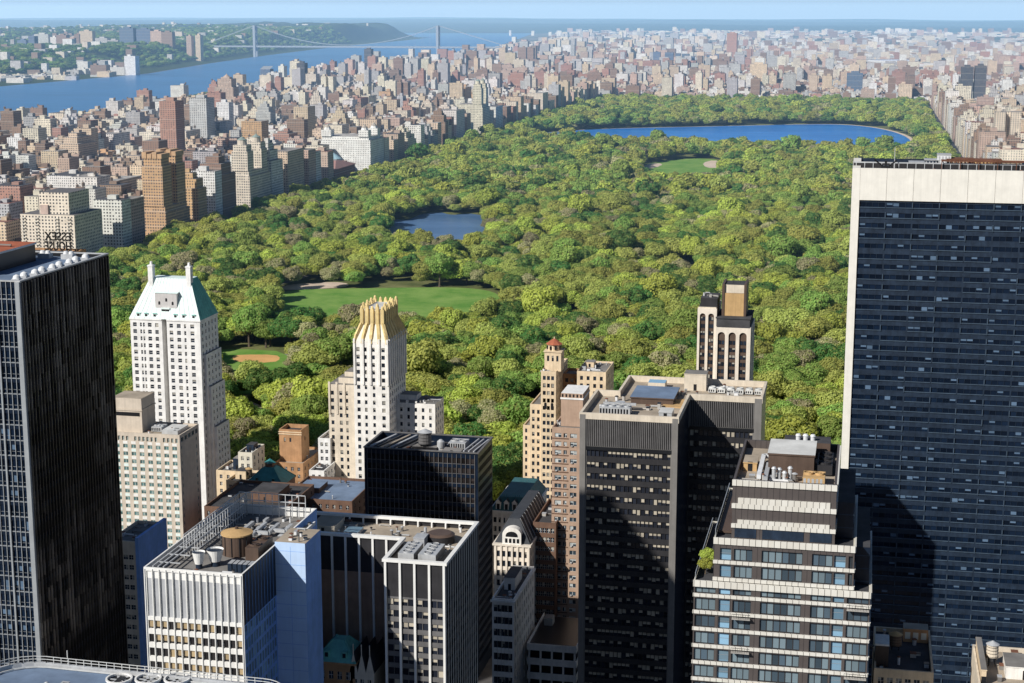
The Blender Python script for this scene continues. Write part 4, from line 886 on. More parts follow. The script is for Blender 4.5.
# ---- stepped striped apartment tower (near right)
def striped_tower():
    y0,y1=330,372; X0,X1=-31.8,4.4
    z0=atY(693.6,580,y0).z; z1=atY(714,538,y0).z; z2=atY(732.7,480,y0).z
    tA=(atY(714,540,y0).x,atY(855,545,y0).x); tB=(atY(732.7,480,y0).x,atY(837,481,y0).x)
    t=T('apartment_tower','stepped apartment tower striped with cream bands, brown piers and blue glass bays','apartment tower',X0,X1,y0,y1)
    mb=MB(); wl=[]; wb=[]; W=X1-X0; fh=3.72
    fr=[(0,.13),(.143,.213),(.222,.334),(.380,.618),(.664,.785),(.788,.858),(.868,1.0)]
    bays=[(a*W+.12,b*W-.12) for a,b in fr]
    cut=lambda bs,a,b:[(max(p,a+.3),min(q,b-.3)) for p,q in bs if min(q,b-.3)-max(p,a+.3)>.8]
    def tier(x0,x1,za,zb,yf,yb,nb):
        rows=[]; z=za
        k=0
        zz=z0-fh*int(z0/fh)
        rows=[(q+1.0,q+fh-.12) for q in [zz+fh*i for i in range(60)] if q>=za-.1 and q+fh<=zb+.1]
        cols=[(p-(x0-X0),q-(x0-X0)) for p,q in cut(bays,x0-X0,x1-X0)]
        facade(mb,(x0,yf,za),X_,x1-x0,za,zb,cols,rows,.5,2,2,nb)
        facade(mb,(x1,yf,za),Y_,yb-yf,za,zb,even(yb-yf,8,2.8,1),rows,.4,2,2,nb); facade(mb,(x1,yb,za),-X_,x1-x0,za,zb,[],[],.3,2); facade(mb,(x0,yb,za),-Y_,yb-yf,za,zb,[],[],.3,2)
        parapet_roof(mb,x0,x1,yf,yb,zb,.25,.3,0,4)  # terrace roofs coloured dark to stand for the upper tier's shade
        f=MB()
        for (a,b) in rows:
            f.box(x0-.1,x1+.1,yf-.28,yf-.006,a-.78,a-.04,0,bot=True); f.box(x1+.006,x1+.28,yf,yb,a-.78,a-.04,0,bot=True)
        f.box(x0-.1,x1+.1,yf-.3,yf-.006,zb-1.3,zb+.1,0,bot=True); f.box(x1+.006,x1+.3,yf,yb,zb-1.3,zb+.1,0,bot=True)
        part(f,'cream_bands',('cream_tiles',),t)
    tier(X0,X1,0,z0,y0,y1,wl); tier(tA[0],tA[1],z0,z1+.02,y0+.3,y1-4,wl)
    # mechanical top: solid brown panels between cream bands
    x0,x1=tB; za,zb=z1,z2; yf,yb=y0+.6,364
    mb.box(x0,x1,yf,yb,za,zb-1.8,3,1)
    parapet=MB()
    for k in range(4): pass
    for a,b,c,d in ((x0,x1,yf,yf+.5),(x0,x1,yb-.5,yb),(x0,x0+.5,yf+.5,yb-.5),(x1-.5,x1,yf+.5,yb-.5)): mb.box(a,b,c,d,zb-1.8,zb,3)
    mb.build('body',M('cream_panel','roof_tan','brown_tiles','brown_tiles','roof_dark'),t)
    f=MB(); H=z2-z1
    for (a,b,u,v) in ((1-.10,1.0,0,1),(.60,.70,.06,.94),(.52,.60,0,1),(.26,.33,.06,.94),(.19,.26,0,1)):
        f.box(x0+(x1-x0)*u-.1,x0+(x1-x0)*v+.1,yf-.3,yf-.006,za+H*a,za+H*b,0,bot=True); f.box(x1+.006,x1+.3,yf+1,yb-1,za+H*a,za+H*b,0,bot=True)
    part(f,'cream_bands',('cream_tiles',),t)
    f=MB()
    for a,b in ((.03,.24),(.30,.70),(.76,.97)): f.box(x0+(x1-x0)*a,x0+(x1-x0)*b,yf-.12,yf-.004,za+.3,za+H*.185,0)
    part(f,'louvre_grille',('slate_panel',),t)
    # sort panes: blue bays and clear windows
    def isblue(w): 
        f_=(w[0].x-X0)/W; return w[1].x>.5 and (.14<f_<.215 or .786<f_<.86)
    bl=[w for w in wl if isblue(w)]; ot=[w for w in wl if not isblue(w)]
    windows(t,bl,'pane_blue','steel_mullion',28,1,.55); 
    wide=[w for w in ot if w[2]>6]; ot=[w for w in ot if w[2]<=6]
    windows(t,wide,'pane_home','dark_panel',16,6,.0,fw=.22); windows(t,ot,'pane_home','dark_panel',56,3,.0,fw=.16,order=lambda w:-w[0].z+(0 if w[1].x>.5 else 60))
    # balconies in front of some bays
    for i,zz in enumerate([z0-fh*k for k in range(1,16)]):
        if i%3==2: continue
        a,b=bays[2] if i%2 else bays[6]; m=MB(); m.box(X0+a,X0+b,y0-1.3,y0-.3,zz-.18,zz,1,bot=True)
        for q in range(9): m.bar((X0+a+(b-a)*q/8,y0-1.25,zz),(X0+a+(b-a)*q/8,y0-1.25,zz+1),.05)
        m.bar((X0+a,y0-1.25,zz+1),(X0+b,y0-1.25,zz+1),.08); part(m,'balcony',('black_metal','concrete'),t)
    g=MB(); g.box(tB[1]+.01,tA[1]-.4,yf+5,yb-2,z1,z2-5,0,1); g.box(tA[1]+.01,X1-.4,y0+5,yb,z0,z1-1.5,0,1)
    for k in range(7):
        zz=z0+.5+k*2.8
        for xa_,xb_,zl_,zh_,yy in ((tB[1]+.01,tA[1]-.4,z1,z2-5,yf+5),(tA[1]+.01,X1-.4,z0,z1-1.5,y0+5)):
            if zl_<zz<zh_-.2: g.box(xa_,xb_+.06,yy-.06,yy-.004,zz,zz+.12,2,bot=True)
    part(g,'glazed_wing',('navy_panel','roof_dark','sill_slate'),t)
    # terraces with glass screens on the west side
    def screen(x,ya,yb,zb,h,back=0):
        m=MB(); n=int((yb-ya)/3)
        for i in range(n):
            p=ya+(yb-ya)*i/n+.05; q=ya+(yb-ya)*(i+1)/n-.05; m.box(x-.03,x+.03,p,q,zb+.1,zb+h,0)
            m.bar((x,p,zb),(x,p,zb+h+.1),.12,1)
        m.bar((x,ya,zb+h+.1),(x,yb,zb+h+.1),.14,1); part(m,'glass_screen',('pane_blue','steel_mullion'),t)
    screen(X0+.25,y0+.8,y1-2,z0,1.3); screen(tA[0]+.2,y0+1,y1-6,z1,1.6)
    m=MB(); m.box(tA[0]+.35,tB[0]-.1,y0+4,y1-9,z1+.01,z1+.5,0); part(m,'terrace_planter',('brown_panel',),t)
    # roof plant
    zr=z2-1.8; m=MB(); m.box(x0+6.5,x1-5,y0+12,y0+24,zr,z2+2.6,0,1); m.box(x0+6.3,x1-4.8,y0+11.8,y0+24.2,z2+2.6,z2+3,0,1,bot=True); part(m,'plant_room',('brown_panel','roof_white'),t)
    duct(t,[(x0+5,y0+5,zr+1.4),(x0+5,y0+22,zr+1.4),(x0+8,y0+22,zr+1.4)],.9,'duct_white'); duct(t,[(x0+6.4,y0+4,zr+1.2),(x0+6.4,y0+16,zr+1.2)],.9,'galvanized')
    for k in range(4): 
        m=MB(); m.cyl(x0+8+k*1.1,y0+7+k%2,zr,zr+2.8-(k%3)*.4,.42,12,0); m.cyl(x0+8+k*1.1,y0+7+k%2,zr+2.8-(k%3)*.4,zr+3.2-(k%3)*.4,.6,12,0,.3); part(m,'exhaust_stack',('galvanized',),t)
    hvac(t,x1-7,x1-2.5,y0+4,y0+9,zr,2.2,2,('tank_lid','galvanized')); bulkhead(t,x0+1.2,x0+4,y0+14,y0+20,zr,1.7,('tank_lid','roof_tan','black_metal'))
    hvac(t,x1-4.4,x1-1.2,y0+13,y0+24,zr,2.4,3,('dark_panel','black_metal'),along='y')
    m=MB(); m.box(x0+9,x1-2,y0+27,yb-1,zr,z2+1.8,0,1); part(m,'rear_penthouse',('brown_panel','roof_dark'),t)
    for k in range(3): 
        m=MB(); m.cyl(x0+12+k*1.6,y0+29,z2+1.8,z2+2.8,.5,12,0); m.cyl(x0+12+k*1.6,y0+29,z2+2.8,z2+3.2,.65,12,0,.4); part(m,'exhaust_stack',('duct_white',),t)
    clutter(t,x0+2,x1-2,y0+2,y0+11,zr,14,121,1.2)
    return (X0,X1,tA,tB,y0,y1,z0,z1)
ST=striped_tower()

# ---- tall dark tower with white stone head (right edge)
def stone_tower():
    Y=580; P=atY(852.6,168,Y); x0=P.x; z=P.z; x1=x0+78; y1=Y+42
    zw=atY(860,200,Y).z
    t=T('office_tower','huge dark glass tower with white travertine head and edge filling the right side','office tower',x0,x1,Y,y1)
    # the south face leans out towards its foot
    mb=MB(); wl=[]; lit=[]
    xl=atY(859.3,200,Y).x; bay=(atY(886,200,Y).x-xl)
    n=int((x1-xl-1)/bay); rows=floors(4,zw,3.58,1.5,1.55,.25)
    cols=[]
    facade(mb,(xl,Y+.6,0),X_,x1-xl,0,zw,[(i*bay+.22+k*(bay-.44)/4+.05,i*bay+.22+(k+1)*(bay-.44)/4-.05) for i in range(n) for k in range(4)],rows,.22,2,2,wl)
    mb.box(x0,xl,Y,y1,0,z-.004,0,0)                             # stone edge
    for i in range(n+1):
        a=xl+i*bay; b=min(x1,a+bay); 
        mb.box(a+.05,b-.05,Y,Y+1.5,zw,z,0)
    mb.box(xl,x1,Y+.03,Y+1.4,zw,z-.02,5)
    facade(mb,(x1,Y,0),Y_,y1-Y,0,z,[],[],.3,0); facade(mb,(x1,y1,0),-X_,x1-x0,0,z,[],[],.3,2)
    mb.poly([(x0,Y+1.5,z-2.5),(x1,Y+1.5,z-2.5),(x1,y1,z-2.5),(x0,y1,z-2.5)],1)
    mb.build('body',M('travertine','roof_dark','slate_panel','navy_panel','louver_pale','brown_panel'),t)
    windows(t,wl,'pane_navy','navy_panel',100,1,0,order=lambda w:-w[0].z+(0 if w[0].x<x0+62 else 500))
    f=MB()
    for i in range(n+1):
        for k,(za,zb) in enumerate(rows):
            if R.random()<.62: x=xl+i*bay; f.box(x-.12,x+.12,Y+.2,Y+.596,za-.4,zb+.3)
    part(f,'column_caps',('sill_slate',),t)
    f=MB()
    for (za,zb) in rows: 
        for i in range(n):
            if R.random()<.85: f.box(xl+i*bay+.16,xl+(i+1)*bay-.16,Y+.34,Y+.594,za-.3,za-.06)
    part(f,'sill_bands',('sill_slate',),t)
    # roof gear seen above the rim
    zr=z-2.5
    m=MB(); m.box(x0+.2,x1-.5,Y+10,Y+10.3,zr,z+1.0,0); m.box(x0,x1,Y+9.9,Y+10.4,z+1.0,z+1.4,1,bot=True)
    for i in range(26): m.box(x0+1+i*2.9,x0+1.25+i*2.9,Y+9.7,Y+9.898,zr,z+1.0,1)
    part(m,'roof_screen',('dark_panel','galvanized'),t)
    m=MB(); c=atY(886,160,Y+6); m.box(c.x-1.6,c.x+1.6,Y+4,Y+7,zr,z+.6,0); m.bar((c.x-1,Y+5,z+.4),(c.x-4,Y+3,z+2.8),.4); m.bar((c.x+1,Y+5,z+.4),(c.x+3.6,Y+3,z+2.6),.4); m.bar((c.x,Y+5,z+.4),(c.x,Y+5,z+2.4),.8); part(m,'window_cleaning_crane',('black_metal',),t)
    c=atY(895,150,Y+8); m=MB(); m.bar((c.x,Y+8,zr),(c.x,Y+8,z+6.6),.22); m.bar((c.x,Y+8,zr),(c.x,Y+8,z+1.5),.4); part(m,'antenna_mast',('galvanized',),t)
    for px,w,h,mt in ((918,6,1.0,'galvanized'),(932,5,1.9,'slate_panel'),(944,4.5,3.8,'duct_white'),(960,9,2.4,'roof_tan'),(985,11,2.2,'tank_lid'),(1008,9,1.6,'roof_tan')):
        c=atY(px,160,Y+16); m=MB(); m.box(c.x-w/2,c.x+w/2,Y+14,Y+20,zr,z+h,0,1); m.box(c.x-w/2-.15,c.x+w/2+.15,Y+13.85,Y+20.15,z+h,z+h+.25,1,bot=True)
        for q in range(int(w/1.1)): m.box(c.x-w/2+.3+q*1.1,c.x-w/2+.8+q*1.1,Y+13.9,Y+13.996,zr+1,z+h-.4,1)
        part(m,'roof_plant_unit',(mt,'galvanized' if px<950 else 'rust'),t)
    m=MB()
    for i in range(30): m.bar((x0+30+i*1.5,Y+9,z+2.2),(x0+30+i*1.5,Y+13.8,z+2.2),.2,0)
    m.bar((x0+30,Y+9,z+2.2),(x0+74,Y+9,z+2.2),.3); m.bar((x0+30,Y+13.8,z+2.2),(x0+74,Y+13.8,z+2.2),.3)
    for i in range(8): m.bar((x0+30+i*6.2,Y+9,zr),(x0+30+i*6.2,Y+9,z+2.2),.25)
    part(m,'pipe_rack',('rust',),t); clutter(t,x0+4,x1-4,Y+3,Y+9,zr,26,131,2.6)
stone_tower()
# ================================================================== small buildings between the towers
def block(name,label,cat,pl,pr,pt,Y,depth,wall,roof='roof_grey',nc=4,ncE=4,pane='pane',frame='white_paint',fh=3.4,ww=1.3,wh=1.8,tank=False,bh=None,cl=4,cornice=None,x1=None,z=None,nwin=24):
    a=atY(pl,pt,Y); b=atY(pr,pt,Y); X0=a.x; X1=b.x if x1 is None else x1; zz=a.z if z is None else z
    t=T(name,label,cat,X0,X1,Y,Y+depth)
    mb=MB(); wl=[]
    shell(mb,X0,X1,Y,Y+depth,0,zz,S=(even(X1-X0,nc,ww,.6),floors(2,zz,fh,1,wh,1.4)),E=(even(depth,ncE,ww,.6),floors(2,zz,fh,1,wh,1.4)) if ncE else None,mw=0,mr=1,wl=wl)
    if cornice: mb.box(X0-.5,X1+.5,Y-.5,Y-.004,zz-1.2,zz-.5,2,bot=True); mb.box(X1+.004,X1+.5,Y,Y+depth,zz-1.2,zz-.5,2,bot=True)
    mb.build('body',M(wall,roof,cornice or wall),t)
    windows(t,wl,pane,frame,nwin,2,.5)
    if bh: bulkhead(t,X0+(X1-X0)*bh[0],X0+(X1-X0)*bh[1],Y+depth*.35,Y+depth*.7,zz-1.1,bh[2],(bh[3] if len(bh)>3 else wall,roof,'black_metal'))
    if tank: water_tank(t,X0+(X1-X0)*tank,Y+depth*.5,zz-1.1,1.5,2.8,1.6)
    if cl: clutter(t,X0+1,X1-1,Y+1.5,Y+depth-1.5,zz-1.1,cl,int(pl*7+Y),1.6)
    return t,X0,X1,zz
# row on the park edge behind the white office
block('apartment_building','orange brick block with a square tower rising above it at the park edge','apartment building',275,303,462,706,30,'orange_brick','roof_tan',4,6,cl=5)
a=atY(279,429,712); b=atY(301,429,712)
t=T('brick_tower','square orange brick water-tank tower with parapet standing above the park trees','tower',a.x,b.x,712,722)
mb=MB(); wl=[]; zb=atY(279,462,712).z-1.0
shell(mb,a.x,b.x,712,723,zb,a.z,S=([(2.2,3.1),(5.0,5.9)],[(a.z-6,a.z-4)]),E=([(4.5,5.6)],[(a.z-6,a.z-4)]),mw=0,mr=1,wl=wl,par=1.8,th=.6)
for q in (0,1): mb.box(a.x-.3,b.x+.3,711.7,711.996,a.z-(1.4+q*1.0),a.z-(1.0+q*1.0),2,bot=True)
mb.build('body',M('orange_brick','roof_dark','tan_brick'),t); windows(t,wl,'pane','black_metal',10,1)
block('apartment_building','small cream building with stepped top right of the copper roofed hotel','apartment building',226,247,480,672,18,'tan_brick','roof_dark',3,3,cl=7,bh=(.2,.7,3.5),tank=.75)
block('apartment_building','narrow cream tower house with dark roof frame among the low park-side houses','apartment building',238,252,452,690,16,'cream_panel','roof_dark',2,3,cl=8,bh=(.3,.8,3.0,'slate_panel'))
block('apartment_building','low tan house with a blue vent stack on its terrace beside the teal roof','apartment building',216,240,470,684,18,'tan_brick','roof_grey',3,3,cl=9,bh=(.5,.8,5.0,'slate_panel'))
block('townhouse','white gabled studio house squeezed against the gilded tower','house',309,324,470,690,18,'white_brick','roof_dark',2,4,cl=5)
block('apartment_building','tall narrow white house left of the gilded tower','apartment building',318,330,438,704,20,'white_brick','roof_grey',2,4,cl=3)
# teal pyramid roof house
def pyramid_house(label,cx_px,apex_px,eave_px,base_half,Y,wall,roofm,lantern=True):
    c=atY(cx_px,eave_px,Y); z=c.z; h=atY(cx_px,apex_px,Y+base_half).z-z; b=base_half
    t=T('church_house' if False else 'townhouse',label,'house',c.x-b,c.x+b,Y,Y+2*b)
    mb=MB(); wl=[]; shell(mb,c.x-b,c.x+b,Y,Y+2*b,0,z,S=(even(2*b,4,1.2,.6),floors(2,z,3.6,1,2,1.2)),E=(even(2*b,4,1.2,.6),floors(2,z,3.6,1,2,1.2)),mw=0,mr=1,wl=wl,roof=False)
    mb.box(c.x-b-.4,c.x+b+.4,Y-.4,Y+2*b+.4,z,z+.5,0,bot=True); mb.build('body',M(wall,'roof_dark'),t); windows(t,wl,'pane','white_paint',24,2)
    r=MB(); B=[(c.x-b-.3,Y-.3),(c.x+b+.3,Y-.3),(c.x+b+.3,Y+2*b+.3),(c.x-b-.3,Y+2*b+.3)]; k_=.28; A=[(c.x+(p[0]-c.x)*k_,Y+b+(p[1]-Y-b)*k_) for p in B]
    for i in range(4):
        j=(i+1)%4; r.poly([(*B[i],z+.5),(*B[j],z+.5),(*A[j],z+h*.8),(*A[i],z+h*.8)],0)
        r.bar((*B[i],z+.5),(*A[i],z+h*.8),.35,0)
    r.poly([(*p,z+h*.8) for p in A],0)
    part(r,'pyramid_roof',(roofm,),t)
    if lantern:
        l=MB(); l.box(c.x-b*.2,c.x+b*.2,Y+b*.8,Y+b*1.2,z+h*.8,z+h,0); l.cyl(c.x,Y+b,z+h,z+h*1.22,b*.34,4,1,0); part(l,'lantern',(wall,roofm),t)
    for s in (-.45,.45):
        d=MB(); yy=Y+b*.25; zz=z+.5+h*.12; d.box(c.x+s*b-.6,c.x+s*b+.6,yy-.9,yy+1.4,zz,zz+1.7,0); d.poly([(c.x+s*b-.4,yy-.92,zz+.3),(c.x+s*b+.4,yy-.92,zz+.3),(c.x+s*b+.4,yy-.92,zz+1.4),(c.x+s*b-.4,yy-.92,zz+1.4)],1); part(d,'dormer',(roofm,'black_metal'),t)
    return t,c,z,h
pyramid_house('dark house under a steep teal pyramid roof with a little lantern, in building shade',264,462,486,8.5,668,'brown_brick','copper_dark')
pyramid_house('brick house with pale green copper pyramid roof in the gap between two offices',335,632,664,4.8,348,'orange_brick','copper_green',False)
# ornate steep gables beside the green roof
def gable_house():
    Y=348; a=atY(353,640,Y); x0=a.x-1; x1=x0+6; z=a.z-8
    t=T('townhouse','small stone house with spiky slate gables beside the pale green roof','house',x0,x1,Y,Y+11)
    mb=MB(); wl=[]; shell(mb,x0,x1,Y,Y+11,0,z,S=(even(6,3,1.0,.4),floors(2,z,3.6,1,2,1)),E=None,mw=0,wl=wl,roof=False); mb.build('body',M('limestone','roof_dark'),t); windows(t,wl,'pane','white_paint',9,2)
    for k in range(3):
        g=MB(); xx=x0+1+k*2; g.poly([(xx-1,Y,z),(xx+1,Y,z),(xx,Y,z+5)],0); g.poly([(xx-1,Y,z),(xx,Y,z+5),(xx,Y+11,z+5),(xx-1,Y+11,z)],1); g.poly([(xx,Y,z+5),(xx+1,Y,z),(xx+1,Y+11,z),(xx,Y+11,z+5)],1); g.bar((xx,Y,z+4.5),(xx,Y,z+7),.2,0); part(g,'gable',('limestone','mansard_slate'),t)
gable_house()
# dark flat roofs in shade behind the white office
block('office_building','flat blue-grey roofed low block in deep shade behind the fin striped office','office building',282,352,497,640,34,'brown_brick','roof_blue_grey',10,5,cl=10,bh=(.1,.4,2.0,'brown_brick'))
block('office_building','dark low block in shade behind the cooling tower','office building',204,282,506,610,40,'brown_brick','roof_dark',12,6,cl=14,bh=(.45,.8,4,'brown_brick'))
# ornate white terrace in the side street canyon
def ornate():
    Y=600; a=atY(493,512,Y); b=atY(530,512,Y); x0,x1,z=a.x-1,b.x,a.z; y1=Y+34
    t=T('mansion_block','ornate white stone block with arched gable and steep blue-green mansard in the street gap','apartment building',x0,x1,Y,y1)
    mb=MB(); wl=[]; shell(mb,x0,x1,Y,y1,0,z,S=(even(x1-x0,7,1.3,.8),floors(2,z,3.6,1,2.1,1.5)),E=(even(34,9,1.3,.6),floors(2,z,3.6,1,2.1,1.5)),mw=0,mr=1,wl=wl,roof=False)
    mb.box(x0-.6,x1+.6,Y-.6,y1+.6,z,z+.8,0,bot=True)
    for i in range(9): mb.box(x0+1+i*(x1-x0-2)/8-.25,x0+1+i*(x1-x0-2)/8+.25,Y-.35,Y-.004,z-9,z,0)
    mb.build('body',M('white_stone','mansard_slate'),t); windows(t,wl,'pane','black_metal',60,2,.5)
    r=MB(); B=[(x0,Y),(x1,Y),(x1,y1),(x0,y1)]; A=[(x0+3,Y+3.4),(x1-3,Y+3.4),(x1-3,y1-3),(x0+3,y1-3)]; zt=z+5.5
    for i in range(4):
        j=(i+1)%4; r.poly([(*B[i],z+.8),(*B[j],z+.8),(*A[j],zt),(*A[i],zt)],0)
    r.poly([(*p,zt) for p in A],0)
    for i in range(12): f=i/11; r.bar((A[0][0]+(A[1][0]-A[0][0])*f,A[0][1],zt),(A[0][0]+(A[1][0]-A[0][0])*f,A[0][1],zt+1.0),.18,1)
    part(r,'mansard_roof',('mansard_teal','copper_dark'),t)
    for k in range(4):
        d=MB(); xx=x0+3+k*(x1-x0-6)/3; d.box(xx-.9,xx+.9,Y+.3,Y+2.6,z+.8,z+4,0); d.poly([(xx-.6,Y+.28,z+1.2),(xx+.6,Y+.28,z+1.2),(xx+.6,Y+.28,z+3.4),(xx-.6,Y+.28,z+3.4)],1); d.poly([(xx-1.1,Y+.2,z+4),(xx+1.1,Y+.2,z+4),(xx,Y+.2,z+5.2)],0); d.poly([(xx-1.1,Y+.2,z+4),(xx,Y+.2,z+5.2),(xx,Y+3.4,z+5.2),(xx-1.1,Y+3.4,z+4)],1); d.poly([(xx,Y+.2,z+5.2),(xx+1.1,Y+.2,z+4),(xx+1.1,Y+3.4,z+4),(xx,Y+3.4,z+5.2)],1); part(d,'dormer',('white_stone','black_metal'),t)
    # second, nearer gabled house
    Y2=545; a=atY(494,545,Y2); b=atY(531,545,Y2); z=a.z; x0,x1=a.x,b.x-.5
    t=T('mansion_block','white stone house with big arched dormer and slate roof in the street gap','apartment building',x0,x1,Y2,Y2+40)
    mb=MB(); wl=[]; shell(mb,x0,x1,Y2,Y2+40,0,z,S=(even(x1-x0,6,1.3,.7),floors(2,z,3.6,1,2.2,1.5)),E=(even(40,10,1.3,.7),floors(2,z,3.6,1,2.2,1.5)),mw=0,mr=1,wl=wl,roof=False); mb.box(x0-.5,x1+.5,Y2-.5,Y2+40.5,z,z+.7,0,bot=True)
    for i in range(7): mb.box(x0+.2+i*(x1-x0-.9)/6,x0+.9+i*(x1-x0-.9)/6,Y2-.4,Y2-.004,z-14,z,0)
    mb.build('body',M('cream_stone','mansard_slate'),t); windows(t,wl,'pane','black_metal',60,2,.5)
    xm=(x0+x1)/2; zt=z+9
    r=MB(); ya,yb=Y2+1,Y2+40
    r.poly([(x0,ya,z+.7),(xm-2,ya+3,zt),(xm-2,yb,zt),(x0,yb,z+.7)],0); r.poly([(xm+2,ya+3,zt),(x1,ya,z+.7),(x1,yb,z+.7),(xm+2,yb,zt)],0); r.poly([(xm-2,ya+3,zt),(xm+2,ya+3,zt),(xm+2,yb,zt),(xm-2,yb,zt)],0); r.poly([(x0,ya,z+.7),(x1,ya,z+.7),(xm+2,ya+3,zt),(xm-2,ya+3,zt)],0)
    for k in range(10): r.bar((x1-.1,ya+2+k*3.8,z+1),(xm+2.1,ya+3.5+k*3.7,zt),.25,1)
    part(r,'slate_roof',('mansard_slate','galvanized'),t)
    g=MB(); pts=[(xm-3.4,z+.7),(xm+3.4,z+.7)]+[(xm+3.4*math.cos(q),z+4.2+2.6*math.sin(q)) for q in [math.pi*i/12 for i in range(13)]]
    g.poly([(p[0],Y2-.1,p[1]) for p in pts],0); 
    for i in range(2,len(pts)-1): g.poly([(pts[i][0],Y2-.1,pts[i][1]),(pts[i][0],Y2+4,pts[i][1]),(pts[i+1][0],Y2+4,pts[i+1][1]),(pts[i+1][0],Y2-.1,pts[i+1][1])],0)
    pts=[(xm-2.2,z+3.4),(xm+2.2,z+3.4)]+[(xm+2.2*math.cos(q),z+3.8+1.6*math.sin(q)) for q in [math.pi*i/10 for i in range(11)]]; g.poly([(p[0],Y2-.13,p[1]) for p in pts],1)
    for k in range(4): g.box(xm-2.4+k*1.4,xm-1.5+k*1.4,Y2-.14,Y2-.11,z+1.2,z+2.8,1)
    part(g,'arched_dormer',('white_stone','black_metal'),t)
    # third: pinnacled church-like front nearest
    block('mansion_block','white gabled stone front with tall windows and grey roof low in the street gap','apartment building',492,514,598,505,34,'white_stone','mansard_slate',5,9,frame='black_metal',wh=2.4,fh=4.2,cl=10,cornice='white_stone',bh=(.2,.7,4,'white_stone'))
ornate()
# banded parking garage
def garage():
    Y=520; a=atY(527,643,Y); b=atY(580,643,Y); x0,x1,z=a.x,b.x-1.2,a.z
    t=T('parking_garage','white banded parking garage with open dark decks at the foot of the brown slab','parking garage',x0,x1,Y,Y+30)
    mb=MB(); mb.box(x0+.6,x1-.6,Y+3,Y+29.4,0,z-1,1,1)
    for k in range(8):
        zz=z-k*5.2; 
        if zz<3: break
        mb.box(x0,x1,Y,Y+30,zz-2.4,zz-1.1,0,2,bot=True)
        for a_,b_,c_,d_ in ((x0,x1,Y,Y+.25),(x1-.25,x1,Y+.25,Y+30),(x0,x0+.25,Y+.25,Y+30)): mb.box(a_,b_,c_,d_,zz-1.1,zz,0)
        for i in range(5): mb.box(x0+.4+i*(x1-x0-1.4)/4,x0+1.0+i*(x1-x0-1.4)/4,Y+.3,Y+.9,zz-5.2,zz-2.4,0)
    mb.build('decks',M('white_stone','black_metal','roof_grey'),t)
    m=MB(); m.box(x0+2,x0+5,Y+20,Y+24,z-1.1,z+1.8,0,1); part(m,'stair_head',('concrete','roof_grey'),t)
garage()
block('apartment_building','shaded dark brick block filling the gap behind the garage','apartment building',533,556,522,556,30,'brown_brick','roof_dark',5,5,cl=5,z=None)
# bottom right corner roofs with water tanks
t,x0,x1,z=block('apartment_building','low tan block with ochre-capped water tank beside the striped tower','apartment building',874,934,668,352,26,'tan_brick','roof_dark',6,5,cl=8,nwin=12)
water_tank(t,x0+(x1-x0)*.37,366,z-.6,1.45,2.7,.9,('tank_wood','tank_lid','black_metal'),.5)
m=MB(); m.box(x0+.2,x0+3.1,356,362,z-1,atY(872,645,356).z,0,1); m.box(x0+.1,x0+3.2,355.9,362.1,atY(872,645,356).z,atY(872,645,356).z+.4,2,bot=True); part(m,'stair_tower',('brown_panel','roof_grey','white_stone'),t)
m=MB(); m.box(x1-6.2,x1-.6,372,376,z-1,z+2.2,0,1)
for k in range(3): m.box(x1-5.8+k*1.8,x1-4.6+k*1.8,371.96,371.997,z-.2,z+1.4,2)
part(m,'roof_pavilion',('orange_brick','roof_tan','cream_panel'),t)
t,x0,x1,z=block('apartment_building','pale stone corner block with grey conical water tank at the right edge','apartment building',979,1060,686,340,24,'limestone','roof_tan',8,5,cl=14,nwin=12,cornice='white_stone')
water_tank(t,x0+3.6,355,z-1,1.3,3.0,1.9,('limestone','galvanized','black_metal'),.6)
bulkhead(t,x0+6,x0+14,348,356,z-1.1,2.6,('white_stone','roof_grey','black_metal')); bulkhead(t,x0+.6,x0+1.6,343,362,z-1.1,3.4,('tan_brick','roof_grey','black_metal'))
# neighbours just outside the left edge of the view: tall towers along the avenue whose shade falls on the blocks seen here
def offside(label,x0,x1,y0,y1,z):
    t=T('office_tower',label,'office tower',x0,x1,y0,y1)
    mb=MB(); mb.box(x0,x1,y0,y1,0,z,0,1)
    for i in range(int((x1-x0)/3)): mb.box(x0+1+i*3,x0+1.7+i*3,y0-.4,y0-.004,0,z-2,2)
    for i in range(int((y1-y0)/3)): mb.box(x1+.004,x1+.4,y0+1+i*3,y0+1.7+i*3,0,z-2,2)
    for k in range(1,int(z/8)): mb.box(x0-.1,x1+.1,y0-.2,y0-.002,k*8,k*8+.8,2)
    mb.build('body',M('navy_panel','roof_grey','limestone'),t); bulkhead(t,x0+6,x1-6,y0+6,y1-6,z,5)
offside('limestone ribbed office tower standing left of the near corner roof',-221,-195.6,268,300,252)
offside('broad limestone ribbed office tower standing left of the black slab',-396,-298,340,382,256)
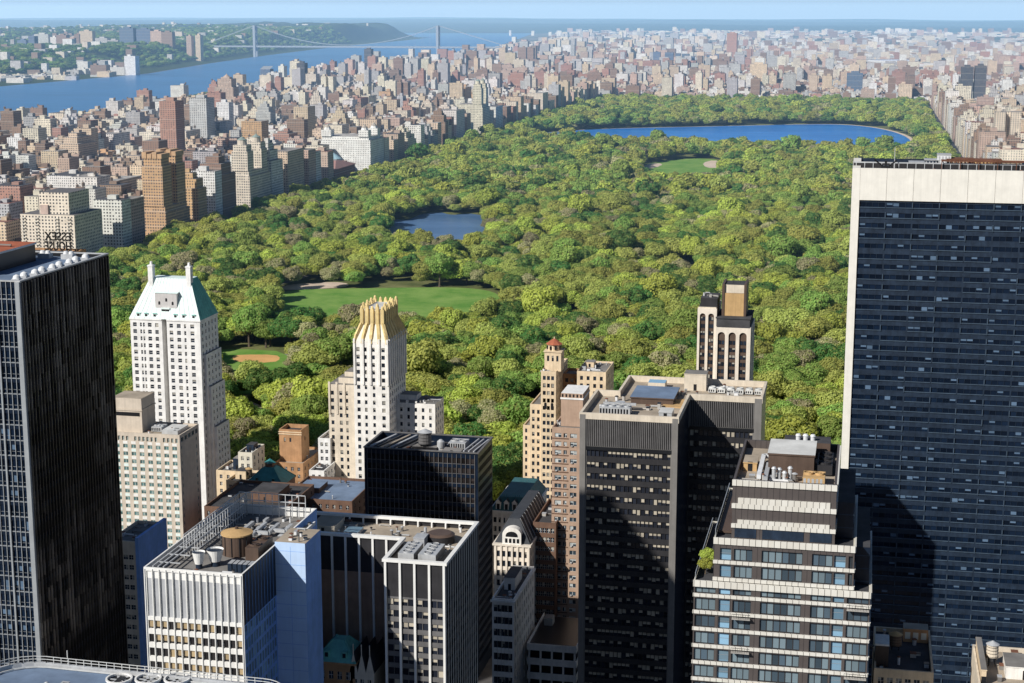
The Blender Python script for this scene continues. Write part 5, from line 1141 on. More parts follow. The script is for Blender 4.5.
#offside('slender ribbed tower standing behind the black slab and left of the copper roofed hotel',-362,-322,524,553,203)
# ================================================================== the city beyond
CITYRND=random.Random(5)
def colr(r,kind):
    base=dict(tan=(.62,.50,.36),cream=(.70,.63,.51),pink=(.52,.38,.31),brown=(.27,.18,.13),grey=(.46,.46,.46),white=(.74,.72,.68),dark=(.07,.08,.10),orange=(.56,.36,.19),red=(.40,.22,.17),blue=(.10,.15,.24))[kind]
    k=r.uniform(.95,1.22); return tuple(min(.82,c*k*r.uniform(.97,1.03)) for c in base)
MA=('apartment_facade','tinted_masonry')
def mass(mb,x0,x1,y0,y1,h,col,r,style,z0=0):
    """one building: block, set-backs, parapet. returns the list of roofs (x0,x1,y0,y1,z)"""
    a=r.random(); c=(*col,a); mb.col=c
    def bx(a0,a1,b0,b1,za,zb):
        mb.box(a0,a1,b0,b1,za,zb,0,0,col=c)
    roofs=[]
    if style=='slab' or h<24:
        bx(x0,x1,y0,y1,z0,h); roofs=[(x0,x1,y0,y1,h)]
        if style!='slab':
            for q in ((x0,x1,y0,y0+.5),(x0,x1,y1-.5,y1),(x1-.5,x1,y0+.5,y1-.5)): mb.box(*q,h+.01,h+.9,1,col=c)
    elif style=='setback':
        w,d=x1-x0,y1-y0; hs=h*.74; bx(x0,x1,y0,y1,z0,hs)
        k=.16; a0,a1,b0,b1=x0+w*k*r.uniform(.4,1),x1-w*k*r.uniform(.4,1),y0+d*k*r.uniform(.4,1),y1-d*k*r.uniform(.4,1); bx(a0,a1,b0,b1,hs,h*.9)
        w,d=a1-a0,b1-b0; e=(a0+w*.18,a1-w*.2,b0+d*.2,b1-d*.18); bx(*e,h*.9,h); roofs=[(*e,h),(x0,a0,y0,y1,hs)]
    elif style=='H':
        w,d=x1-x0,y1-y0; bx(x0,x0+w*.4,y0,y1,z0,h); bx(x1-w*.4,x1,y0,y1,z0,h); bx(x0+w*.4,x1-w*.4,y0+d*.4,y1-d*.1,z0,h-.3); roofs=[(x0,x0+w*.4,y0,y1,h),(x1-w*.4,x1,y0,y1,h)]
    else:
        bx(x0,x1,y0,y1,z0,h); roofs=[(x0,x1,y0,y1,h)]
    return roofs
def roof_bits(add,roofs,r,c):
    """lift houses and water tanks; add(name) gives the builder each goes into"""
    for (x0,x1,y0,y1,z) in roofs[:1]:
        w,d=x1-x0,y1-y0
        if w<7 or d<7: continue
        mb=add('roof_bulkhead'); cx,cy=x0+w*r.uniform(.3,.7),y0+d*r.uniform(.35,.7); a,b=min(w*.22,5),min(d*.2,5); hh=r.uniform(3,6.5)
        mb.box(cx-a,cx+a,cy-b,cy+b,z,z+hh,1,1,col=(*[q*.92 for q in c],.4))
        if r.random()<.6:
            mb=add('water_tank'); tx,ty=cx+r.choice((-1,1))*min(w*.3,7),cy+r.uniform(-.2,.2)*d; k=(.13,.10,.08,.5)
            for q in (-1,1):
                for s in (-1,1): mb.box(tx+q*1.2-.12,tx+q*1.2+.12,ty+s*1.2-.12,ty+s*1.2+.12,z,z+3,1,col=k)
            mb.cyl(tx,ty,z+3,z+6.6,2.0,9,1,col=k); mb.cyl(tx,ty,z+6.6,z+8.2,2.3,9,1,0,col=(.2,.15,.11,.5))
        if r.random()<.5:
            mb=add('roof_shed'); tx,ty=x0+w*r.uniform(.12,.25),y0+d*r.uniform(.15,.3); mb.box(tx-1.6,tx+1.6,ty-1.6,ty+1.6,z,z+2.4,1,1,col=(*[q*.8 for q in c],.4))
CAND=[]      # (priority, params)
KINDNAME=dict(tan='tan brick',cream='cream stone',pink='pinkish brick',brown='brown brick',grey='grey concrete',white='white',dark='dark glass',orange='orange brick',red='red brick',blue='blue-grey glass')
LAND=[]      # special buildings: px of the top, word
SPECIAL_FOOT=[]
def special(name,label,cat,foot):
    SPECIAL_FOOT.append(foot); return thing(name,label,cat,((foot[0]+foot[1])/2,(foot[2]+foot[3])/2,0))
def spart(t,name,fn):
    mb=MB(); fn(mb); return mb.build(name,M(*MA),t)
CPW=-750.0
def z_at(px,py,X=None,Y=None): p=atX(px,py,X) if X is not None else atY(px,py,Y); return p
def specials():
    r=random.Random(3)
    # twin towered cream apartment house
    def twin(label,px_r,depth_y,top_main,top_tow,kind,x_w,tw,gap=None,cap=True):
        y1=atX(px_r,190,CPW).y; y0=y1-depth_y; zm=atX(px_r,top_main,CPW).z; zt=atX(px_r,top_tow,CPW).z
        t=special('apartment_house',label,'apartment house',(CPW-x_w,CPW,y0,y1)); c=(*colr(r,kind),.43)
        spart(t,'main_block',lambda m:(m.box(CPW-x_w,CPW,y0,y1,0,zm,0,0,col=c),m.box(CPW-x_w+2,CPW-2,y0+3,y1-3,zm,zm+6,0,0,col=c)))
        for k,ya in enumerate((y0+2,y1-2-tw)):
            def tow(m):
                x1=CPW-3; x0=x1-tw; m.box(x0,x1,ya,ya+tw,zm+6,zt-18,0,0,col=c); m.box(x0+1.6,x1-1.6,ya+1.6,ya+tw-1.6,zt-18,zt-10,0,0,col=c)
                cx,cy=(x0+x1)/2,ya+tw/2
                if cap: m.cyl(cx,cy,zt-10,zt-4,tw*.28,12,1,col=c); m.cyl(cx,cy,zt-4,zt,tw*.3,12,1,.3,col=(.25,.33,.3,.5)); m.cyl(cx,cy,zt,zt+5,.4,6,1,col=(.2,.25,.2,.5))
                else:
                    for i in range(4): m.box(x0+i*tw/4+.3,x0+i*tw/4+tw/4-.6,ya+.6,ya+tw-.6,zt-10,zt-3-(i%2)*2,1,col=c)
            spart(t,'tower',tow)
        return t
    twin('cream apartment house with two slender domed towers on the park edge',271,74,171,133,'cream',58,21)
    twin('orange-tan apartment house with two square flat towers on the park edge',189,66,206,145,'orange',60,24,cap=False)
    twin('cream apartment house with two needle towers far up the park edge',490,64,106,78,'cream',56,18)
    # three-towered block
    y1=atX(384,165,CPW).y; y0=y1-72; zm=atX(384,137,CPW).z
    t=special('apartment_house','broad pale apartment house with three small corner turrets above the park trees','apartment house',(CPW-85,CPW,y0,y1)); c=(*colr(r,'white'),.31)
    spart(t,'main_block',lambda m:(m.box(CPW-85,CPW,y0,y1,0,zm,0,0,col=c),m.box(CPW-80,CPW-4,y0+4,y1-4,zm,zm+5,0,0,col=c)))
    for (xx,yy) in ((CPW-72,y0+10),(CPW-12,y0+10),(CPW-12,y1-12)):
        spart(t,'turret',lambda m:(m.box(xx-8,xx+8,yy-8,yy+8,zm+5,zm+15,0,0,col=c),m.cyl(xx,yy,zm+15,zm+19,6,8,1,4.5,col=c),m.cyl(xx,yy,zm+19,zm+24,5,8,1,.5,col=(.45,.4,.34,.4))))
    # cream stepped block by the black slab
    a=atY(20,214,1480); b=atY(74,214,1480); zt=atY(40,193,1480).z
    t=special('apartment_house','big cream apartment house with balconies stepping back at its top, left of the park','apartment house',(a.x,b.x,1480,1540)); c=(*colr(r,'cream'),.77)
    spart(t,'main_block',lambda m:m.box(a.x,b.x,1480,1540,0,a.z,0,0,col=c)); spart(t,'upper_block',lambda m:m.box(a.x+18,b.x-8,1486,1530,a.z,zt,0,0,col=c)); spart(t,'lift_house',lambda m:m.box(a.x+20,a.x+28,1484,1496,a.z,a.z+9,1,1,col=(.6,.45,.38,.4)))
    def balc(m):
        for k in range(16):
            for q in (.06,.3,.68,.9): xx=a.x+(b.x-a.x)*q; m.box(xx-2,xx+2,1478.6,1479.99,a.z-4-k*3.25,a.z-3-k*3.25,1,col=(.75,.7,.6,.4))
    spart(t,'balconies',balc)
    def simple(label,cat,name,pl,pr,pt,Y,depth,kind,style='slab',crown=None,top=None,al=.5):
        p=atY(pl,pt,Y); q=atY(pr,pt,Y); z=p.z; t=special(name,label,cat,(p.x,q.x,Y,Y+depth)); c=(*colr(r,kind),al); x0,x1=p.x,q.x
        if style=='slab': spart(t,'body',lambda m:m.box(x0,x1,Y,Y+depth,0,z,0,0,col=c))
        else:
            def st(m):
                w=x1-x0; m.box(x0-w*.5,x1+w*.3,Y,Y+depth*1.3,0,z*.48,0,0,col=c); m.box(x0-w*.2,x1+w*.12,Y,Y+depth*1.1,z*.48,z*.72,0,0,col=c); m.box(x0,x1,Y+1,Y+depth,z*.72,z*.93,0,0,col=c)
            spart(t,'body',st)
        w=x1-x0; cx,cy=(x0+x1)/2,Y+depth/2
        if crown=='dome': spart(t,'crown',lambda m:(m.box(x0+w*.2,x1-w*.2,Y+depth*.2,Y+depth*.8,z*.93,z*.97,1,col=c),m.cyl(cx,cy,z*.97,z*1.02,w*.26,10,1,w*.1,col=c),m.cyl(cx,cy,z*1.02,z*1.06,w*.08,6,1,0,col=c)))
        elif crown=='box': spart(t,'roof_bulkhead',lambda m:m.box(x0+w*.25,x1-w*.25,Y+depth*.3,Y+depth*.7,z,z+5,1,1,col=c))
        elif crown=='round': spart(t,'crown',lambda m:(m.cyl(cx,cy,z,z+6,w*.3,12,1,col=c),m.cyl(cx,cy,z+6,z+9,w*.3,12,1,w*.1,col=c)))
        elif crown=='slope': spart(t,'crown',lambda m:m.poly([(x0,Y,z),(x1,Y,z),(x1,Y+depth,z+9),(x0,Y+depth,z+9)],1,col=(.3,.34,.38,.5)))
        return t
    simple('slim pink brick tower rising alone above the western rooftops','apartment tower','apartment_tower',159,175,101,2470,34,'red',crown='box')
    simple('tall tan tower stepping up to a small domed crown near the river','apartment tower','apartment_tower',217,231,76,3880,34,'pink','step','dome')
    simple('blue-grey glass tower with a slanted top standing by the river','apartment tower','apartment_tower',260,270,69,5320,34,'blue',crown='slope')
    simple('thin dark tower, the left of two dark towers near the river bank','apartment tower','apartment_tower',296.5,304.5,63,4990,30,'dark',crown='box')
    simple('thin dark tower standing alone right of the three-towered block, close to the water','apartment tower','apartment_tower',364,371,49,6700,34,'dark',crown='box')
    simple('white slab with dark window strips behind the three pale corner turrets','apartment tower','apartment_tower',189,206,98,2960,40,'grey',crown='box',al=.2)
    simple('dark blue twin-fronted slab beside the park avenue at the right, left half','housing tower','housing_tower',962,974,67,4420,46,'dark',crown='box'); simple('dark blue twin-fronted slab beside the park avenue at the right, right half','housing tower','housing_tower',975.5,987,66,4420,46,'dark',crown='box')
    simple('tan striped hospital slab just beyond the park end','housing tower','housing_tower',750,767,64,5600,40,'tan',crown='box',al=.1)
    simple('reddish office slab on the far northern skyline','housing tower','housing_tower',727,737,33,9200,60,'red',crown='box')
    simple('dark squat office block beyond the far end of the park','office block','office_block',847,863,73,5150,50,'blue',crown='box')
    # oval stadium
    p=gnd(868,68,8); q=gnd(914,66,8); cx,cy=(p.x+q.x)/2,(p.y+q.y)/2; rx=(q.x-p.x)/2
    t=special('stadium','pale oval stadium with white rim among the distant northern rooftops','stadium',(cx-rx,cx+rx,cy-rx*1.1,cy+rx*1.1))
    def bowl(m):
        n=40; c=(.66,.66,.66,.4)
        P=lambda k,s:(cx+rx*s*math.cos(2*math.pi*k/n),cy+rx*1.15*s*math.sin(2*math.pi*k/n))
        for k in range(n):
            m.poly([(*P(k,1),0),(*P(k+1,1),0),(*P(k+1,1.06),36),(*P(k,1.06),36)],1,col=c); m.poly([(*P(k,1.06),36),(*P(k+1,1.06),36),(*P(k+1,.95),40),(*P(k,.95),40)],1,col=(.8,.8,.8,.4)); m.poly([(*P(k,.95),40),(*P(k+1,.95),40),(*P(k+1,.55),4),(*P(k,.55),4)],1,col=(.35,.4,.5,.4))
    spart(t,'bowl',bowl); spart(t,'field',lambda m:m.poly([(cx+rx*.55*math.cos(k*.3142),cy+rx*.63*math.sin(k*.3142),4.2) for k in range(20)],1,col=(.1,.25,.06,.4)))
    # museum with red roof by the park
    p=atY(277,172,2330); t=special('museum','long museum with reddish roof and pale blue dome beside the park','museum',(CPW-120,CPW-8,2300,2400))
    spart(t,'body',lambda m:m.box(CPW-120,CPW-8,2300,2400,0,24,0,0,col=(.42,.2,.15,.5))); spart(t,'roof',lambda m:(m.poly([(CPW-122,2298,24),(CPW-6,2298,24),(CPW-20,2345,33),(CPW-108,2345,33)],1,col=(.46,.24,.2,.5)),m.poly([(CPW-6,2298,24),(CPW-6,2402,24),(CPW-20,2355,33),(CPW-20,2345,33)],1,col=(.46,.24,.2,.5)))); spart(t,'dome',lambda m:(m.cyl(CPW-40,2390,24,32,14,16,1,col=(.6,.62,.62,.5)),m.cyl(CPW-40,2390,32,40,14,16,1,3,col=(.4,.62,.7,.5))))
specials()
SPECIAL_FOOT.append((222,348,4120,4420)); SPECIAL_FOOT.append((-905,-742,1230,1482))
# ---- streets and lots
def add_lot(x0,x1,y0,y1,h,kind,style): 
    for f in SPECIAL_FOOT+FOOT:
        if x0<f[1]+3 and x1>f[0]-3 and y0<f[3]+3 and y1>f[2]-3: return
    CAND.append((x0,x1,y0,y1,h,kind,style))
def west_side():
    r=CITYRND
    aven=[-750,-1005,-1265,-1545,-1810,-2050,-2235]; NB=0
    y=1240
    while y<4660:
        bd=66
        for k in range(4):
            xr=aven[k]-(0 if k==0 else 14); xl=aven[k+1]+14
            if k==5: xl=-2215
            # avenue frontages
            def front(xe,sgn,tall):
                yy=y
                while yy<y+bd-12:
                    d=min(r.choice((22,26,32,33,66)),y+bd-yy); w=r.uniform(24,38)
                    h=r.gauss(*tall); h=max(15,h)
                    if y>2000 and r.random()<.05: h=r.uniform(55,78)
                    kd=r.choices(('tan','cream','pink','brown','grey','white','orange','red'),(20,26,7,15,8,18,5,4))[0]; st=r.choices(('plain','setback','H','slab'),(5,3,1,2) if h>38 else (6,1,0,1))[0]
                    if sgn>0: add_lot(xe-w,xe,yy,yy+d-.6,h,kd,st)
                    else: add_lot(xe,xe+w,yy,yy+d-.6,h,kd,st)
                    yy+=d
            if k==0: front(xr,1,(64,9) if y<2150 else (54,9))
            else: front(xr,1,(30,11))
            front(xl,-1,(27,11) if k<3 else ((24,7) if y<4300 else (34,11)))
            # mid-block rows
            for row in (0,1):
                xx=xl+40
                while xx<xr-46:
                    w=r.choice((9,12,15,18,24,30)); h=r.choices((14,16,19,24,36,50),(28,28,18,14,8,4))[0]*r.uniform(.9,1.1)
                    kd=r.choices(('tan','cream','pink','brown','grey','white','red'),(17,19,10,22,14,16,8))[0]
                    d=27 if h<30 else 30
                    y0=y if row==0 else y+bd-d
                    if w>12 or h<30: add_lot(xx,xx+w-.5,y0,y0+d,h,kd,'plain' if h<40 else 'slab')
                    xx+=w
        y+=84
west_side()
def east_side():
    r=CITYRND; y=1500
    while y<4660:
        for k,(xl,xr) in enumerate(((165,330),(345,470),(485,640))):
            xx=xl
            while xx<xr-10:
                w=r.uniform(20,40); w=min(w,xr-xx)
                for row in (0,1):
                    h=max(18,r.gauss(60 if xx==xl else 48,9 if xx==xl else 18)) if y<4000 else max(14,r.gauss(38,16))
                    kd=r.choices(('tan','cream','pink','white','grey','brown'),(20,26,12,22,8,8))[0]; st=r.choices(('plain','setback','H'),(5,3,1))[0]
                    add_lot(xx,xx+w-.6,y+row*34,y+row*34+32,h,kd,st)
                xx+=w
        y+=84
east_side()
EAST=[(-1900,900),(-1900,3900),(-2000,4800),(-2130,5700),(-2220,6500),(-2250,8000),(-2330,9400),(-2560,11000),(-3000,13600),(-4000,19500),(-5300,27000),(-6000,31000)]
def east_shore(y):
    for a,b in zip(EAST,EAST[1:]):
        if a[1]<=y<=b[1]: return a[0]+(b[0]-a[0])*(y-a[1])/(b[1]-a[1])
    return EAST[-1][0]
def north():
    """Harlem, the heights and the Bronx"""
    r=CITYRND; y=4690
    while y<13500:
        far=(y-4690)/8800
        step=84 if y<7000 else 110 if y<9000 else 150
        xlim=east_shore(y)+75
        xmax=.115*y+120
        x=xlim+r.uniform(0,20); col=0
        while x<xmax:
            col+=1
            w=r.uniform(15,42)*(1+.6*far)
            if col%5==0: x+=26                      # an avenue
            for row in (0,1):
                if r.random()<.16+.14*far: continue
                d=(30 if r.random()<.8 else 38)*(1+.5*far); y0=y+row*(step*.46)
                h=r.choices((14,18,22,30,48,64),(20,30,22,10,5,3))[0]*r.uniform(.9,1.15)
                if abs(x+1750)<420: h*=1.25
                kd=r.choices(('tan','cream','pink','brown','grey','white','red'),(15,14,8,17,22,17,11))[0]
                add_lot(x,x+w-1.5,y0,y0+d,h,kd,'plain' if h<40 else 'slab')
            x+=w+r.choice((0,0,0,4))
        y+=step
    # clusters of housing towers
    for (px,py,n,kind,h) in ((650,72,12,'red',52),(700,68,10,'grey',62),(690,66,8,'blue',60),(580,66,12,'pink',58),(600,60,10,'tan',62),(640,52,12,'white',58),(820,70,9,'pink',55),(780,62,9,'grey',55),(930,92,10,'red',55),(1000,70,10,'pink',60),(560,92,8,'red',60),(520,84,8,'pink',58),(610,84,6,'brown',46),(880,45,8,'white',60),(905,38,5,'grey',75),(720,45,8,'cream',60),(660,40,9,'white',60),(590,40,7,'grey',60),(545,36,6,'white',55),(760,84,7,'cream',45),(985,50,8,'white',60)):
        c=gnd(px,py)
        for i in range(n):
            x=c.x+r.uniform(-150,150)*(c.y/6000); y=c.y+r.uniform(-260,260); w=r.uniform(22,44)
            add_lot(x,x+w,y,y+r.uniform(18,34),h*r.uniform(.8,1.2),kind,'slab')
north()
def jersey():
    r=random.Random(8)
    # riverside low blocks and cliff-top towers
    for (px,py,n,hh,kinds,zb) in ((30,80,14,14,('white','grey','cream'),1),(70,78,14,13,('white','grey','tan'),1),(110,74,12,16,('grey','white'),1),(10,84,10,12,('white','tan'),1)):
        c=gnd(px,py)
        for i in range(n):
            x=c.x+r.uniform(-230,230); y=c.y+r.uniform(-220,220)
            if x>-3000: continue
            w=r.uniform(26,80); CAND.append((x,x+w,y,y+r.uniform(25,50),hh*r.uniform(.6,1.5),r.choice(kinds),'plain'))
jersey()
# ---- pick the buildings that show largest as things, the rest as one mass
FORE=[(0,260,127,683),(131,285,222,683),(327,300,492,683),(520,340,770,683),(843,157,1024,683),(115,375,200,683)]
def area(c):
    x0,x1,y0,y1,h=c[:5]
    p=proj((x0,y0,h)); q=proj((x1,y0,h)); b=proj(((x0+x1)/2,y0,h*.35)); q2=proj((x1,y1,h))
    cx=(p[0]+q2[0])/2
    if p[2]<10 or cx<-5 or cx>1029 or p[1]>300: return 0
    for f in FORE:
        if f[0]<p[0]+2 and max(q[0],q2[0])<f[2]+4 and p[1]>f[1]: return 0
    return max(.1,(max(q[0],q2[0])-p[0]))*max(.1,(b[1]-p[1]))
def visible_area(cands):
    """coarse occlusion: paint far to near into a column grid"""
    items=sorted([(c[2],i) for i,c in enumerate(cands)])
    top=[999.0]*1040; out=[0]*len(cands)
    for _,i in items:                                  # near to far
        c=cands[i]; x0,x1,y0,y1,h=c[:5]
        p=proj((x0,y0,h)); q=proj((x1,y0,h)); q2=proj((x1,y1,h)); b=proj((x1,y0,0))
        a=int(max(0,p[0])); e=int(min(1023,max(q[0],q2[0])))
        if p[2]<10 or e<0 or a>1023 or e<a: continue
        s=0; yt=p[1]
        for k in range(a,e+1):
            v=min(b[1],top[k])-yt
            if v>0: s+=v
            if yt<top[k]: top[k]=yt
        if area(c)>0: out[i]=s
    return out
VA=visible_area(CAND)
order=sorted(range(len(CAND)),key=lambda i:-VA[i])
CHOSEN=set(i for i in order[:300] if VA[i]>0)
ANCH=[(253,170,'the twin domed-tower house'),(168,200,'the orange-tan twin-tower house'),(365,150,'the three-turreted house'),(482,100,'the twin needle-tower house'),(167,120,'the slim pink tower'),(224,88,'the domed tan tower'),(47,220,'the cream stepped house'),(300,75,'the dark river tower'),(975,85,'the dark twin slabs'),(197,110,'the white striped slab'),(294,170,'the red-roofed museum'),(990,140,'the travertine tower'),(758,75,'the striped hospital slab')]
def rel(px,py):
    d,a=min((math.hypot(px-a[0],(py-a[1])*1.6),a) for a in ANCH); dx,dy=px-a[0],(py-a[1])*1.6
    w=('left of' if dx<0 else 'right of') if abs(dx)>abs(dy) else ('beyond' if dy<0 else 'in front of')
    return w,a[2]
ORD=['first','second','third','fourth','fifth','sixth','seventh','eighth','ninth','tenth','eleventh','twelfth','thirteenth','fourteenth','fifteenth','sixteenth','seventeenth','eighteenth','nineteenth','twentieth']
STY=dict(plain='flat-roofed',setback='stepped-top',H='two-winged',slab='sheer')
rest=MB(); buckets={}
for i in sorted(CHOSEN):
    c=CAND[i]; x0,x1,y0,y1,h,kd,st=c; p=proj(((x0+x1)/2,y0,h))
    hz='tall' if h>48 else 'mid-rise' if h>26 else 'low'
    if h<24 and st!='slab': st_='flat-roofed'
    else: st_=STY[st]
    buckets.setdefault((hz,KINDNAME[kd],st_,rel(p[0],p[1])),[]).append((p[0],i))
LABEL={}
for (hz,kd,st,(w,a)),L in buckets.items():
    L.sort()
    for n,(px,i) in enumerate(L):
        if len(L)==1: LABEL[i]=f'{hz} {st} {kd} block {w} {a}'
        else: LABEL[i]=f'{ORD[min(n,19)]} {hz} {st} {kd} block from the left, {w} {a}'
for i,c in enumerate(CAND):
    x0,x1,y0,y1,h,kd,st=c; r=random.Random(i*31+7); col=colr(r,kd)
    if i in CHOSEN:
        nm='apartment_building' if h>26 else 'row_house'
        t=thing(nm,LABEL[i],'building',((x0+x1)/2,(y0+y1)/2,0),'apartment blocks around the park')
        mb=MB(); roofs=mass(mb,x0,x1,y0,y1,h,col,r,st); mb.build('body',M(*MA),t)
        parts={}
        roof_bits(lambda n:parts.setdefault(n,MB()),roofs,r,col)
        for n,m in parts.items(): m.build(n,M(*MA),t)
    else:
        roofs=mass(rest,x0,x1,y0,y1,h,col,r,st)
        if y0<6500: roof_bits(lambda n:rest,roofs,r,col)
tag(rest.build('distant_rooftops',M(*MA)),'mass of small distant city blocks and rooftops around and beyond the park','buildings',kind='stuff')
# ================================================================== ground, water, park
def sheet(name,pts,z,mat,kind='structure',label=None):
    mb=MB(); mb.poly([(p[0],p[1],z) for p in pts],0,[(p[0],p[1]) for p in pts]); o=mb.build(name,M(mat)); return tag(o,label,kind=kind)
def smooth_poly(pts,n=3):
    for _ in range(n):
        q=[]
        for a,b in zip(pts,pts[1:]+pts[:1]): q+= [(a[0]*.75+b[0]*.25,a[1]*.75+b[1]*.25),(a[0]*.25+b[0]*.75,a[1]*.25+b[1]*.75)]
        pts=q
    return pts
def gp(L): return [(gnd(*p).x,gnd(*p).y) for p in L]
def inside(p,poly):
    x,y=p; c=False; n=len(poly); j=n-1
    for i in range(n):
        xi,yi=poly[i]; xj,yj=poly[j]
        if (yi>y)!=(yj>y) and x<(xj-xi)*(y-yi)/(yj-yi)+xi: c=not c
        j=i
    return c
sheet('ground',[(-45000,-1500),(45000,-1500),(45000,70000),(-45000,70000)],0,'city_ground')
sheet('park_ground',[(-728,752),(148,752),(148,4645),(-728,4645)],.10,'park_soil')
RES=smooth_poly(gp([(522,135),(580,130),(640,128),(720,126.5),(800,124.5),(846,124.5),(884,129),(911,138),(911,149),(884,155),(810,156),(720,150),(640,146),(550,145)]),2)
RIM=[((p[0]-(-300))*1.045+-300,(p[1]-3550)*1.045+3550) for p in RES]
cx=sum(p[0] for p in RES)/len(RES); cy=sum(p[1] for p in RES)/len(RES)
RIM=[(cx+(p[0]-cx)*1.028,cy+(p[1]-cy)*1.03) for p in RES]
sheet('reservoir_path',RIM,.22,'sand_path'); sheet('reservoir',RES,.5,'reservoir_water')
LAKE=smooth_poly(gp([(382,229),(392,219),(408,221),(421,214),(440,212),(452,216),(470,213),(489,218),(490,232),(489,248),(470,253),(440,256),(388,251)]),2)
sheet('lake',LAKE,.5,'lake_water')
LK2=smooth_poly(gp([(620,251),(630,247),(641,249),(640,256),(626,258)]),1); sheet('pond',LK2,.5,'lake_water')
MEADOW=smooth_poly(gp([(272,297),(290,290),(330,289),(430,287.5),(470,288),(500,293),(505,310),(490,328),(440,337),(350,336),(296,332),(276,322)]),2); sheet('meadow_lawn',MEADOW,.3,'lawn_grass')
SAND=smooth_poly(gp([(278,289),(290,284.5),(334,282),(350,284),(346,287.5),(320,289),(290,290.5)]),1); sheet('sand_court',SAND,.34,'sand_path')
FIELD=smooth_poly(gp([(205,351),(235,349),(290,352),(300,376),(286,394),(226,394),(203,372)]),1); sheet('ballfield_lawn',FIELD,.3,'lawn_grass')
DIRT=smooth_poly(gp([(231,357),(240,355),(276,355),(281,359),(274,363),(236,363)]),1); sheet('ballfield_dirt',DIRT,.34,'dirt')
GREAT=smooth_poly(gp([(638,169),(648,163),(690,158),(724,160),(726,178),(700,188),(660,188),(638,181)]),1); sheet('great_lawn',GREAT,.3,'lawn_grass')
for k,L in enumerate(([(640,167),(652,163),(664,164),(656,168),(642,169)],[(702,163),(714,160),(722,163),(719,168),(706,168)])): sheet('infield_dirt',smooth_poly(gp(L),1),.34+.02*k,'sand_path')
CLEAR=smooth_poly(gp([(230,404),(246,399),(266,409),(268,436),(240,444),(226,430)]),1); sheet('plaza_path',CLEAR,.3,'sand_path')
GLADE=[smooth_poly(gp(L),1) for L in ([(478,392),(500,388),(512,396),(500,402),(482,400)],[(455,273),(472,268),(486,276),(470,282)],[(775,334),(800,330),(812,340),(790,346)],[(560,214),(580,210),(590,217),(570,222)])]
for i,g in enumerate(GLADE): sheet('glade_lawn',g,.3,'lawn_dry')
NOTREE=[RIM,LAKE,LK2,MEADOW,SAND,FIELD,GREAT,CLEAR]+GLADE
def strip(name,pts,w,z,mat):
    L=[];Rr=[]
    for i,p in enumerate(pts):
        a=pts[max(0,i-1)]; b=pts[min(len(pts)-1,i+1)]; d=Vector((b[0]-a[0],b[1]-a[1])).normalized(); L.append((p[0]-d.y*w/2,p[1]+d.x*w/2)); Rr.append((p[0]+d.y*w/2,p[1]-d.x*w/2))
    mb=MB()
    for i in range(len(pts)-1): mb.poly([(*Rr[i],z),(*Rr[i+1],z),(*L[i+1],z),(*L[i],z)],0)
    return tag(mb.build(name,M(mat)),kind='structure')
def curve(pts,n=6):
    out=[]
    for i in range(len(pts)-1):
        p0=pts[max(0,i-1)];p1=pts[i];p2=pts[i+1];p3=pts[min(len(pts)-1,i+2)]
        for k in range(n):
            t=k/n; out.append(tuple(.5*((2*p1[j])+(-p0[j]+p2[j])*t+(2*p0[j]-5*p1[j]+4*p2[j]-p3[j])*t*t+(-p0[j]+3*p1[j]-3*p2[j]+p3[j])*t**3) for j in (0,1)))
    return out+[pts[-1]]
PATHS=[curve([(-640,800),(-560,980),(-600,1250),(-520,1500),(-640,1800),(-600,2300),(-660,2900),(-640,3600),(-560,4300)]),curve([(60,820),(20,1100),(60,1500),(0,1900),(70,2400),(60,2900),(110,3500),(60,4200)]),curve([(-560,980),(-400,1130),(-250,1150),(-80,1050),(20,1100)]),curve([(-260,1150),(-240,1400),(-200,1600),(-210,1750)]),curve([(-600,1640),(-400,1690),(-200,1640),(30,1700)])]
for p in PATHS: strip('park_drive',p,11,.2,'roof_grey')
for xx,w in ((-739,20),(156,20)): strip('avenue',[(xx,600),(xx,4800)],w,.15,'roof_dark')
strip('street',[(-1200,752),(800,752)],18,.16,'roof_dark')
# rivers and the far shore
WEST=[(-2700,900),(-2900,3500),(-2960,5500),(-2990,6600),(-3300,8000),(-3570,9400),(-4000,12000),(-4400,15500),(-4720,17800),(-5600,18600),(-8500,21000),(-9500,31000)]
sheet('river',EAST+WEST[::-1],.8,'river_water')
def lerp_shore(y):
    for a,b in zip(WEST,WEST[1:]):
        if a[1]<=y<=b[1]: return a[0]+(b[0]-a[0])*(y-a[1])/(b[1]-a[1])
    return WEST[-1][0]
from mathutils import noise as MN
def hills(name,f,xs,ys,mat):
    mb=MB(); V=[]
    for y in ys:
        for x in xs(y) if callable(xs) else xs: V.append((x,y,f(x,y)))
    W=len(xs(ys[0])) if callable(xs) else len(xs)
    mb.V=V
    for j in range(len(ys)-1):
        for i in range(W-1):
            a=j*W+i; mb.F.append((a,a+1,a+1+W,a+W)); mb.M.append(0); mb.C.append((.5,.5,.5,.5)); mb.U+=[(0,0)]*4
    o=mb.build(name,M(mat),smooth=True); return tag(o,kind='structure')
def nz(x,y,s): return MN.fractal(Vector((x*s,y*s,3.1)),1.0,2.0,4)
def pal(x,y):
    d=lerp_shore(y)-x; top=58+88*min(1,max(0,(y-7000)/8000)); 
    flat=330 if y<7000 else max(110,330-(y-7000)*.2)
    t=min(1,max(0,(d-flat)/(420 if y<7500 else 260))); t=t*t*(3-2*t)
    e=1 if y<16800 else max(0,1-(y-16800)/1500)
    w=1-min(1,max(0,(d-2600)/2500))*.5
    return -1+ (1.6 if d>20 else 0)+t*top*e*w*(1+.22*nz(x,y,.0012))+t*7*nz(x,y,.012)
ys=[2500+i*110 for i in range(148)]
